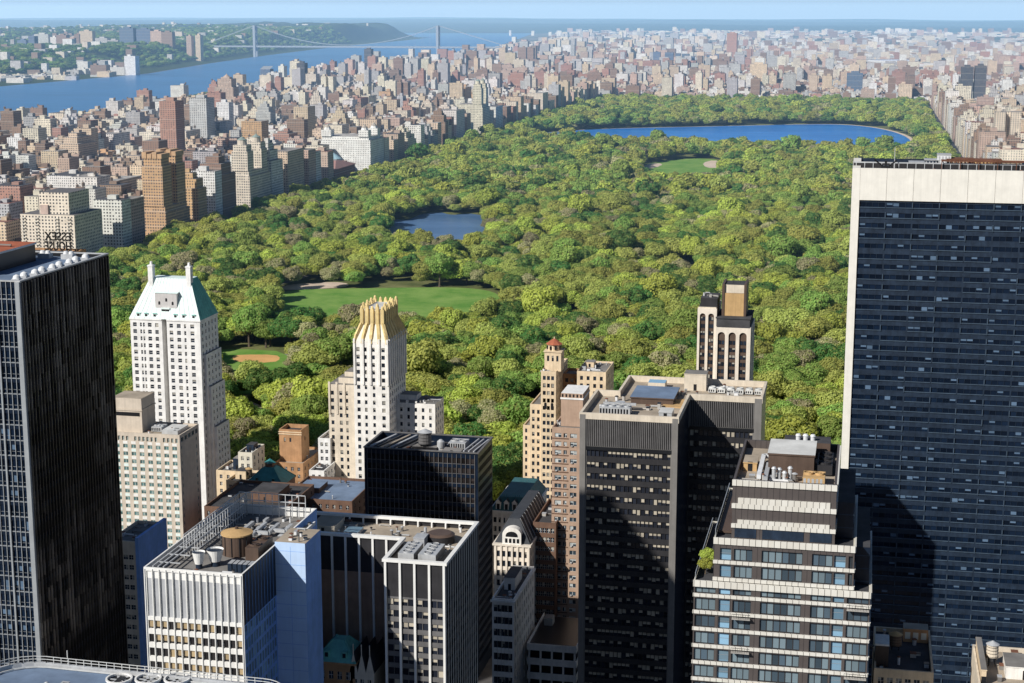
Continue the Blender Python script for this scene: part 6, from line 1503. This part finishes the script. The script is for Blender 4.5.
hills('palisades_hills',pal,lambda y:[lerp_shore(y)+5-q for q in [0,10]+[30+40*i for i in range(40)]+[1700+160*i for i in range(44)]],ys,'wooded_hill')
def farh(x,y):
    r=.5+.5*nz(x,y,.00012); return max(0,(y-21000)/9000)*.001+ (0 if y<22000 else min(1,(y-22000)/7000))*(25+r*190)-2
hills('far_hills',farh,[-26000+900*i for i in range(62)],[21500+700*i for i in range(36)],'wooded_hill')
def bronx(x,y):
    e=min(1,max(0,(y-12500)/3500)); s=-3000-(y-13600)*.165; w=min(1,max(0,(x-s-150)/500)); return -2+e*w*(12+28*(.5+.5*nz(x,y,.0004)))
hills('northern_hills',bronx,[-7200+260*i for i in range(52)],[12000+420*i for i in range(26)],'city_ground')
# far bank towns: scattered blocks among trees, too many to count
mb=MB(); r=random.Random(17)
for k in range(1500):
    y=12800+r.random()**1.3*10000; s=-3000-(y-13600)*.165; x=r.uniform(s+250,.14*y+300); z=bronx(x,y); w=r.uniform(30,90); h=r.choice((12,15,18,40,60)) if r.random()<.35 else r.uniform(9,16)
    mb.box(x,x+w,y,y+r.uniform(20,60),z-2,z+h,0,0,col=(*colr(r,r.choice(('white','grey','pink','cream','brown'))),r.random()))
for k in range(520):
    y=r.uniform(4300,15500) if k%3 else r.uniform(6200,10500); x=lerp_shore(y)-r.uniform(300,4200)*(1 if k%3 else .6); z=pal(x,y)+8; w=r.uniform(16,60)
    mb.box(x,x+w,y,y+r.uniform(12,40),z-14,z+(r.uniform(10,17) if k%9 else r.uniform(24,46)),0,0,col=(*colr(r,r.choice(('white','grey','cream','brown'))),r.random()))
tag(mb.build('distant_town',M(*MA)),'far pale scatter of suburban houses and blocks on the horizon hills','buildings',kind='stuff')
# cliff-top towers across the river
JT=[(8,15,44,60),(34,48,34,66),(28,38,36,56),(56,66,35,54),(66,76,38,54),(79,92,31,58),(95,107,38,52),(119,133,28,57),(136,150,29,58),(150,161,31,57),(161,172,32,57),(50,56,37,54),(107,118,40,53),(17,26,40,57),(74,80,34,54),(186,191,36,44),(195,200,35,44)]
JL=['white tower standing alone at the left end of the far cliff top','pair-fronted grey tower, second along the far cliff top','pale tower with stepped roof on the far cliff top']
for n,(a,b,yt,yb) in enumerate(JT):
    Y=8400; p=atY(a,yt,Y); q=atY(b,yt,Y);  z0=pal((p.x+q.x)/2,Y)-3
    kd=('white','grey','blue','brown','pink','tan','grey','blue','blue','pink','brown')[n%11]; c=(*colr(r,kd),r.random())
    t=thing('cliff_tower',f'{dict(white="white",grey="grey",blue="blue-grey",brown="brown",pink="pinkish",tan="tan")[kd]} high-rise on the far wooded cliff top, {ORD[sorted(range(len(JT)),key=lambda k:JT[k][0]).index(n)]} from the left','high-rise',((p.x+q.x)/2,Y+20,z0),'towers on the far cliff top')
    m=MB(); m.box(p.x,q.x,Y,Y+40,z0,p.z,0,0,col=c); m.build('body',M(*MA),t); m=MB(); w=q.x-p.x; m.box(p.x+w*.3,p.x+w*.7,Y+10,Y+30,p.z,p.z+7,1,1,col=c); m.build('roof_bulkhead',M(*MA),t)
for n,(a,b,yt,yb,kd) in enumerate(((90,106,65,76,'brown'),(110,125,67,76,'white'),(124,135,56,74,'white'))):
    Y=6400; p=atY(a,yt,Y); q=atY(b,yt,Y); c=(*colr(r,kd),.3+n*.2)
    t=thing('riverside_tower',('brown twin slab on the far river bank','wide white slab in the middle of the far river bank blocks','tall white tower, the highest on the far river bank')[n],'high-rise',((p.x+q.x)/2,Y,0))
    m=MB(); m.box(p.x,q.x,Y,Y+40,0,p.z,0,0,col=c); m.build('body',M(*MA),t); m=MB(); m.box(p.x+10,p.x+24,Y+10,Y+30,p.z,p.z+6,1,1,col=c); m.build('roof_bulkhead',M(*MA),t)
# ---- suspension bridge
def bridge():
    Y=9370; xa,xb=-3560,-2445; t=thing('suspension_bridge','grey suspension bridge with two steel towers across the far river','bridge',((xa+xb)/2,Y,0)); zd=66
    for x in (xa,xb):
        m=MB()
        for s in (-16,16):
            m.box(x-7,x+7,Y+s-6,Y+s+6,-1,184,0,bot=False)
        for z in (58,118,176): m.box(x-6,x+6,Y-10,Y+10,z,z+8,0,bot=True)
        for za,zb_ in ((70,116),(128,174)):
            m.bar((x,Y-10,za),(x,Y+10,zb_),4); m.bar((x,Y+10,za),(x,Y-10,zb_),4)
        part(m,'bridge_tower',('bridge_steel',),t)
    m=MB(); m.box(xa-330,xb+420,Y-16,Y+16,zd-9,zd,0,bot=True)
    for i in range(60):
        x=xa-320+i*31; m.bar((x,Y-16.2,zd-9),(x+31,Y-16.2,zd),1.2)
    part(m,'deck',('bridge_steel',),t)
    for s in (-15,15):
        m=MB(); P=[]
        for i in range(25): f=i/24; P.append((xa+(xb-xa)*f,Y+s,zd+6+(184-zd-6)*(2*f-1)**2))
        P=[(xa-330,Y+s,zd+4)]+P+[(xb+400,Y+s,zd+4)]
        for p,q in zip(P,P[1:]): m.bar(p,q,1.9)
        part(m,'main_cable',('bridge_steel',),t)
        for p in P[2:-2]: h=MB(); h.bar((p[0],p[1],zd),(p[0],p[1],p[2]),.5); part(h,'hanger',('bridge_steel',),t)
    for x in (xb+90,xb+220): 
        m=MB(); m.box(x-6,x+6,Y-12,Y+12,0,zd-9,0); part(m,'pier',('bridge_steel',),t)
bridge()
# ================================================================== trees
TR=random.Random(23)
SPEC=['lime','olive','green','deep','bronze']
def crown_mesh(name,leafmat,n,size,seed,flat=.8,lobes=8):
    """lobed crown of leaf-sized faces over a dark inner mass; unit: radius about 7 m, centre 9 m above the ground"""
    r=random.Random(seed); mb=MB(True); L=[]
    L.append((Vector((0,0,8.6)),5.6))
    for i in range(lobes+3):
        a=2.399*i+r.uniform(-.4,.4); z=r.uniform(-.25,.95); q=math.sqrt(1-z*z); rr=r.uniform(1.9,3.1); d=r.uniform(3.7,4.9)
        L.append((Vector((d*q*math.cos(a),d*q*math.sin(a),8.6+d*z*.85)),rr))
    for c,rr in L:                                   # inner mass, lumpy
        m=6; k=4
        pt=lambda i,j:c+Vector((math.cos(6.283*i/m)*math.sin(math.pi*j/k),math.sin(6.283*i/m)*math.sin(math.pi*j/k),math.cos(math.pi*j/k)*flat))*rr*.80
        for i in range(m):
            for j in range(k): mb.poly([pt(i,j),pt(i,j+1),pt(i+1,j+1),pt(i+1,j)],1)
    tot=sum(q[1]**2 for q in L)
    for c,rr in L:
        for _ in range(int(n*rr*rr/tot)):
            z=r.uniform(-.55,1); a=r.uniform(0,6.283); s=math.sqrt(1-z*z); d=Vector((s*math.cos(a),s*math.sin(a),z))
            p=c+Vector((d.x,d.y,d.z*flat))*rr*r.uniform(.80,1.06)
            if any((p-c2).length<r2*.72 for c2,r2 in L if c2 is not c): continue
            nn=(d+Vector((r.gauss(0,.36),r.gauss(0,.36),r.gauss(.10,.36)))).normalized(); t1=nn.orthogonal().normalized(); t1.rotate(Matrix.Rotation(r.uniform(0,6.283),3,nn)); t2=nn.cross(t1); q=size*r.uniform(.6,1.25); w=q*r.uniform(.55,.9)
            mb.poly([p-t1*q*.5,p-t2*w*.5,p+t1*q*.5,p+t2*w*.5],0)
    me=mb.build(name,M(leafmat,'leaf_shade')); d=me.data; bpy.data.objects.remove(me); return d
def trunk_mesh(seed):
    r=random.Random(seed); mb=MB()
    def limb(p,q,a,b,n=7):
        p,q=Vector(p),Vector(q); d=(q-p).normalized(); u=d.orthogonal().normalized(); v=d.cross(u)
        A=[p+(u*math.cos(6.283*i/n)+v*math.sin(6.283*i/n))*a for i in range(n)]; B=[q+(u*math.cos(6.283*i/n)+v*math.sin(6.283*i/n))*b for i in range(n)]
        for i in range(n): j=(i+1)%n; mb.poly([A[i],A[j],B[j],B[i]],0)
    limb((0,0,-.2),(.1,.05,1.2),.62,.42); limb((.1,.05,1.2),(.2,.1,5.2),.42,.30); limb((.2,.1,5.2),(.1,.3,10),.30,.10)
    for k in range(6):
        a=k*1.05+r.uniform(-.3,.3); z=r.uniform(3.4,5.6); R_=r.uniform(2.6,4.6); m=Vector((R_*.5*math.cos(a),R_*.5*math.sin(a),z+2)); limb((.15,.1,z),m,.2,.13,5); limb(m,(R_*math.cos(a+.2),R_*math.sin(a+.2),z+4.2),.13,.05,5)
    o=mb.build('trunk',M('trunk_bark')); d=o.data; bpy.data.objects.remove(o); return d
NEAR={}; FARM={}
for si,s in enumerate(SPEC):
    NEAR[s]=[crown_mesh('crown_'+s,'leaf_'+s,3200,.82,100+si*10+k,lobes=8+k) for k in range(3)]
    FARM[s]=[crown_mesh('crown_far_'+s,'leaf_'+s,800,1.5,300+si*10+k,lobes=8+k) for k in range(2)]
TRUNKS=[trunk_mesh(k) for k in range(3)]
# ---- where trees stand
PTS=[]
def species(x,y,r):
    n=nz(x,y,.006); n2=nz(x+900,y,.02)
    if n2>.42 and r.random()<.75: return 'deep'
    n3=nz(x-400,y+200,.0085); w=dict(lime=10+70*max(0,n),olive=24+60*max(0,-n),green=14+60*max(0,n3),deep=6,bronze=8+60*max(0,-n3))
    return r.choices(list(w),list(w.values()))[0]
def on_path(x,y):
    for P in PATHS:
        for p in P:
            if abs(p[0]-x)<11 and abs(p[1]-y)<30 and (p[0]-x)**2+(p[1]-y)**2<64: return True
    return False
yy=766.0
while yy<4636:
    sp=12.4 if yy<1600 else 13.2 if yy<2600 else 14.5
    x=-722.0
    while x<142:
        px,py=x+TR.uniform(-.45,.45)*sp,yy+TR.uniform(-.45,.45)*sp
        x+=sp
        if any(inside((px,py),P) for P in NOTREE) or on_path(px,py): continue
        if nz(px+300,py-500,.011)<-.42: continue            # thin places
        s=species(px,py,TR); k=sp/9.2*TR.uniform(.70,1.25)*(1.12 if s!='bronze' else .95)
        if TR.random()<.07: k*=1.32
        if 3000<py<3300 and -520<px<100: k*=.8
        PTS.append((px,py,s,k,k*TR.uniform(.66,1.10),TR.uniform(0,6.283)))
    yy+=sp*.92
# riverside park
for _ in range(900):
    y=TR.uniform(2500,7600); PTS.append((east_shore(y)+TR.uniform(6,62),y,TR.choice(('olive','green','deep')),TR.uniform(.9,1.3),TR.uniform(.7,1),TR.uniform(0,6.28)))
# pockets of trees in the northern parks and streets
for (px,py,rx,ry,n) in ((560,88,90,160,160),(610,74,120,200,120),(885,70,60,120,60),(945,76,60,160,70),(840,55,200,300,90),(700,60,200,200,60),(530,68,120,300,140),(750,50,300,500,140),(960,45,300,500,140),(600,45,300,600,140)):
    c=gnd(px,py)
    for _ in range(n*2):
        x,y=c.x+TR.gauss(0,rx),c.y+TR.gauss(0,ry)
        if y>4700: PTS.append((x,y,TR.choice(('olive','green','deep')),TR.uniform(.9,1.5),TR.uniform(.8,1.2),TR.uniform(0,6.283)))
def hidden(px,py):
    if px<-6 or px>1030 or py>683: return True
    for f in ((0,255,130,683),(131,262,222,683),(327,380,437,683),(353,300,405,683),(363,430,493,683),(520,425,612,683),(540,342,612,430),(578,380,766,683),(697,283,754,400),(692,435,872,683),(842,150,1030,683),(117,378,222,683),(250,468,330,683),(225,440,240,683),(275,430,304,500),(200,478,340,683),(493,484,540,683)):
        if f[0]<px<f[2] and py>f[1]: return True
    return False
scored=[]
for i,p in enumerate(PTS):
    q=proj((p[0],p[1],10*p[3]))
    if hidden(q[0],q[1]): continue
    scored.append((-(p[3]**2)/(q[2]**2),i,q[0],q[1]))
scored.sort(); PICK={i:(a,b) for _,i,a,b in scored[:300]}
TANCH=[(170,300,'the copper-roofed hotel tower'),(378,340,'the gilded-crown tower'),(430,430,'the dark centre tower'),(570,390,'the stepped tan hotel'),(725,330,'the arched white tower'),(785,440,'the striped apartment tower'),(290,440,'the square orange brick tower'),(845,400,'the travertine tower'),(670,385,'the louvred black tower')]
COLW=dict(lime='lime-green',olive='olive-green',green='fresh green',deep='dark green',bronze='pale bronze-green')
bk={}
for i,(a,b) in PICK.items():
    p=PTS[i]; d,an=min((math.hypot(a-t[0],(b-t[1])*1.4),t) for t in TANCH); w='left of' if a<an[0]-25 else 'right of' if a>an[0]+25 else 'behind'
    sz='large' if p[3]>1.5 else 'small' if p[3]<1.15 else 'medium'
    bk.setdefault((p[2],sz,w,an[2]),[]).append((b,i))
cnt=0
CROWN_OBJ={}
for (s,sz,w,an),L in bk.items():
    L.sort(reverse=True)
    for n,(b,i) in enumerate(L):
        p=PTS[i]; lab=f'{sz} {COLW[s]} park tree {w} {an}' if len(L)==1 else f'{sz} {COLW[s]} park tree, {ORD[min(n,19)]} nearest of those {w} {an}'
        t=thing('park_tree',lab,'tree',(p[0],p[1],.1),'trees at the near end of the park')
        t.rotation_euler=(0,0,p[5]); t.scale=(p[3],p[3],p[4])
        k=cnt%3; cnt+=1
        for nm,d in (('crown',NEAR[s][k]),('trunk',TRUNKS[k])):
            o=bpy.data.objects.new(nm,d); COL.objects.link(o); o.parent=t
            if nm=='crown': CROWN_OBJ.setdefault((s,k),o)
# ---- the rest of the wood: one object, crowns set on points by geometry nodes
SRC=[]
def srcobj(d): o=bpy.data.objects.new('leaf_source',d); return o
for s in SPEC: SRC += [srcobj(d) for d in NEAR[s]]
for s in SPEC: SRC += [srcobj(d) for d in FARM[s]]
def wood():
    V=[];ix=[];sc=[];ro=[]
    for i,p in enumerate(PTS):
        if i in PICK: continue
        s=SPEC.index(p[2]); k=(s*3+i%3) if p[1]<2100 else 15+s*2+i%2
        V.append((p[0],p[1],.1)); ix.append(k); sc += [p[3],p[3],p[4]]; ro += [0,0,p[5]]
    me=bpy.data.meshes.new('woodland'); me.from_pydata(V,[],[])
    a=me.attributes.new('pick','INT','POINT'); a.data.foreach_set('value',ix)
    a=me.attributes.new('scl','FLOAT_VECTOR','POINT'); a.data.foreach_set('vector',sc); a=me.attributes.new('rot','FLOAT_VECTOR','POINT'); a.data.foreach_set('vector',ro)
    o=bpy.data.objects.new('woodland_trees',me); COL.objects.link(o)
    ng=bpy.data.node_groups.new('wood','GeometryNodeTree'); ng.interface.new_socket('Geometry',in_out='INPUT',socket_type='NodeSocketGeometry'); ng.interface.new_socket('Geometry',in_out='OUTPUT',socket_type='NodeSocketGeometry')
    N=ng.nodes; Lk=ng.links; gi=N.new('NodeGroupInput'); go=N.new('NodeGroupOutput'); iop=N.new('GeometryNodeInstanceOnPoints')
    g2=N.new('GeometryNodeGeometryToInstance')
    for ob in SRC[::-1]:
        oi=N.new('GeometryNodeObjectInfo'); oi.inputs['Object'].default_value=ob; oi.inputs['As Instance'].default_value=False; Lk.new(oi.outputs['Geometry'],g2.inputs[0]) if False else None
        gg=N.new('GeometryNodeGeometryToInstance'); Lk.new(oi.outputs['Geometry'],gg.inputs[0]); ob['_n']=gg.name
    jn=N.new('GeometryNodeJoinGeometry')
    for ob in SRC[::-1]: Lk.new(N[ob['_n']].outputs[0],jn.inputs[0])
    Lk.new(gi.outputs[0],iop.inputs['Points']); Lk.new(jn.outputs[0],iop.inputs['Instance']); iop.inputs['Pick Instance'].default_value=True
    def att(nm,ty):
        n=N.new('GeometryNodeInputNamedAttribute'); n.data_type=ty; n.inputs['Name'].default_value=nm; return n.outputs['Attribute']
    Lk.new(att('pick','INT'),iop.inputs['Instance Index']); Lk.new(att('scl','FLOAT_VECTOR'),iop.inputs['Scale'])
    e=N.new('FunctionNodeEulerToRotation'); Lk.new(att('rot','FLOAT_VECTOR'),e.inputs[0]); Lk.new(e.outputs[0],iop.inputs['Rotation'])
    Lk.new(iop.outputs[0],go.inputs[0])
    m=o.modifiers.new('wood','NODES'); m.node_group=ng
    for mt in ['leaf_'+s for s in SPEC]+['leaf_shade']: me.materials.append(MATS[mt])
    tag(o,'dense spring woodland filling the park beyond its nearest trees','woodland',kind='stuff')
wood()
# trees on the far cliffs: coarse wood cover
def cliffwood():
    r=random.Random(4); V=[];ix=[];sc=[];ro=[]
    for _ in range(15000):
        y=4200+r.random()**1.4*9500; d=(r.uniform(140,1300) if r.random()<.65 else r.uniform(500,3600)); x=lerp_shore(y)-d
        if y<7300 and d<420: continue
        V.append((x,y,pal(x,y)-3)); ix.append(r.choice((6,7,6,7,4,5))); q=r.uniform(1.6,3.0); sc+=[q,q,q*.7]; ro+=[0,0,r.uniform(0,6.28)]
    me=bpy.data.meshes.new('cliff_woods'); me.from_pydata(V,[],[])
    a=me.attributes.new('pick','INT','POINT'); a.data.foreach_set('value',[15+q for q in ix]); a=me.attributes.new('scl','FLOAT_VECTOR','POINT'); a.data.foreach_set('vector',sc); a=me.attributes.new('rot','FLOAT_VECTOR','POINT'); a.data.foreach_set('vector',ro)
    o=bpy.data.objects.new('cliff_woods',me); COL.objects.link(o); m=o.modifiers.new('wood','NODES'); m.node_group=bpy.data.node_groups['wood']
    tag(o,'wooded slopes of the cliffs across the far river','woodland',kind='stuff')
cliffwood()
# terrace greenery on the striped tower
def shrub(x,y,z,k,lab):
    t=thing('terrace_shrub',lab,'shrub',(x,y,z)); 
    for nm,d in (('crown',NEAR['lime'][0]),('trunk',TRUNKS[0])):
        o=bpy.data.objects.new(nm,d); COL.objects.link(o); o.parent=t
    t.scale=(k,k,k); 
X0,X1,tA,tB,y0,y1,z0,z1=ST
shrub(X0+1.9,y0+5,z0-.3,.26,'bright green shrub at the front of the glass-screened terrace on the striped tower'); shrub(X0+2.0,y0+10,z0-.3,.30,'bright green shrub farther back on the glass-screened terrace of the striped tower')
# ================================================================== air, light, camera
def haze():
    mb=MB(); mb.box(-46000,46000,1000,71000,-60,620,0,bot=True); o=mb.build('haze',[])
    m=bpy.data.materials.new('haze'); m.use_nodes=True; n=m.node_tree.nodes; n.clear(); out=n.new('ShaderNodeOutputMaterial'); v=n.new('ShaderNodeVolumeScatter')
    v.inputs['Color'].default_value=(.66,.82,1.0,1); v.inputs['Density'].default_value=HAZE; v.inputs['Anisotropy'].default_value=.15
    e=n.new('ShaderNodeEmission'); e.inputs['Color'].default_value=(.22,.55,1.0,1); e.inputs['Strength'].default_value=HAZE*.66; ad=n.new('ShaderNodeAddShader'); m.node_tree.links.new(v.outputs[0],ad.inputs[0]); m.node_tree.links.new(e.outputs[0],ad.inputs[1]); m.node_tree.links.new(ad.outputs[0],out.inputs['Volume']); o.data.materials.append(m); tag(o,'thin blue haze in the air over the distance','haze',kind='structure'); del o['category']  # added blue glow stands in for repeatedly scattered light
HAZE=3.4e-5
haze()
w=bpy.data.worlds.new('World'); SC.world=w; w.use_nodes=True
n=w.node_tree.nodes; l=w.node_tree.links; bg=n['Background']; sky=n.new('ShaderNodeTexSky'); sky.sky_type='NISHITA'; sky.sun_disc=False; sky.sun_elevation=SUN_EL; sky.sun_rotation=SUN_AZ; sky.air_density=1.0; sky.dust_density=.6; sky.ozone_density=5.0; sky.altitude=250
l.new(sky.outputs[0],bg.inputs[0]); bg.inputs[1].default_value=.055
sd=bpy.data.lights.new('sun','SUN'); sd.energy=5.0; sd.angle=rad(.53); sd.color=(1,.96,.89); so=bpy.data.objects.new('sun',sd); COL.objects.link(so)
d=Vector((math.sin(SUN_AZ)*math.cos(SUN_EL),math.cos(SUN_AZ)*math.cos(SUN_EL),math.sin(SUN_EL))); so.rotation_euler=(-d).to_track_quat('-Z','Y').to_euler(); so.location=(0,0,1000)
cd=bpy.data.cameras.new('camera'); cam=bpy.data.objects.new('camera',cd); COL.objects.link(cam); cam.location=(0,0,CAMZ); cam.rotation_euler=(math.pi/2-PITCH,0,PAN); cd.sensor_width=36; cd.sensor_fit='HORIZONTAL'; cd.lens=36*FPX/1024; cd.clip_start=1; cd.clip_end=200000
SC.camera=cam
SC.render.engine='CYCLES'; SC.view_settings.view_transform='Standard'; SC.view_settings.look='None'; SC.view_settings.exposure=0; SC.view_settings.gamma=1
c=SC.cycles; c.use_denoising=True; c.max_bounces=6; c.diffuse_bounces=3; c.glossy_bounces=3; c.volume_bounces=0; c.transmission_bounces=2; c.use_adaptive_sampling=True; c.adaptive_threshold=.01; c.caustics_reflective=False; c.caustics_refractive=False
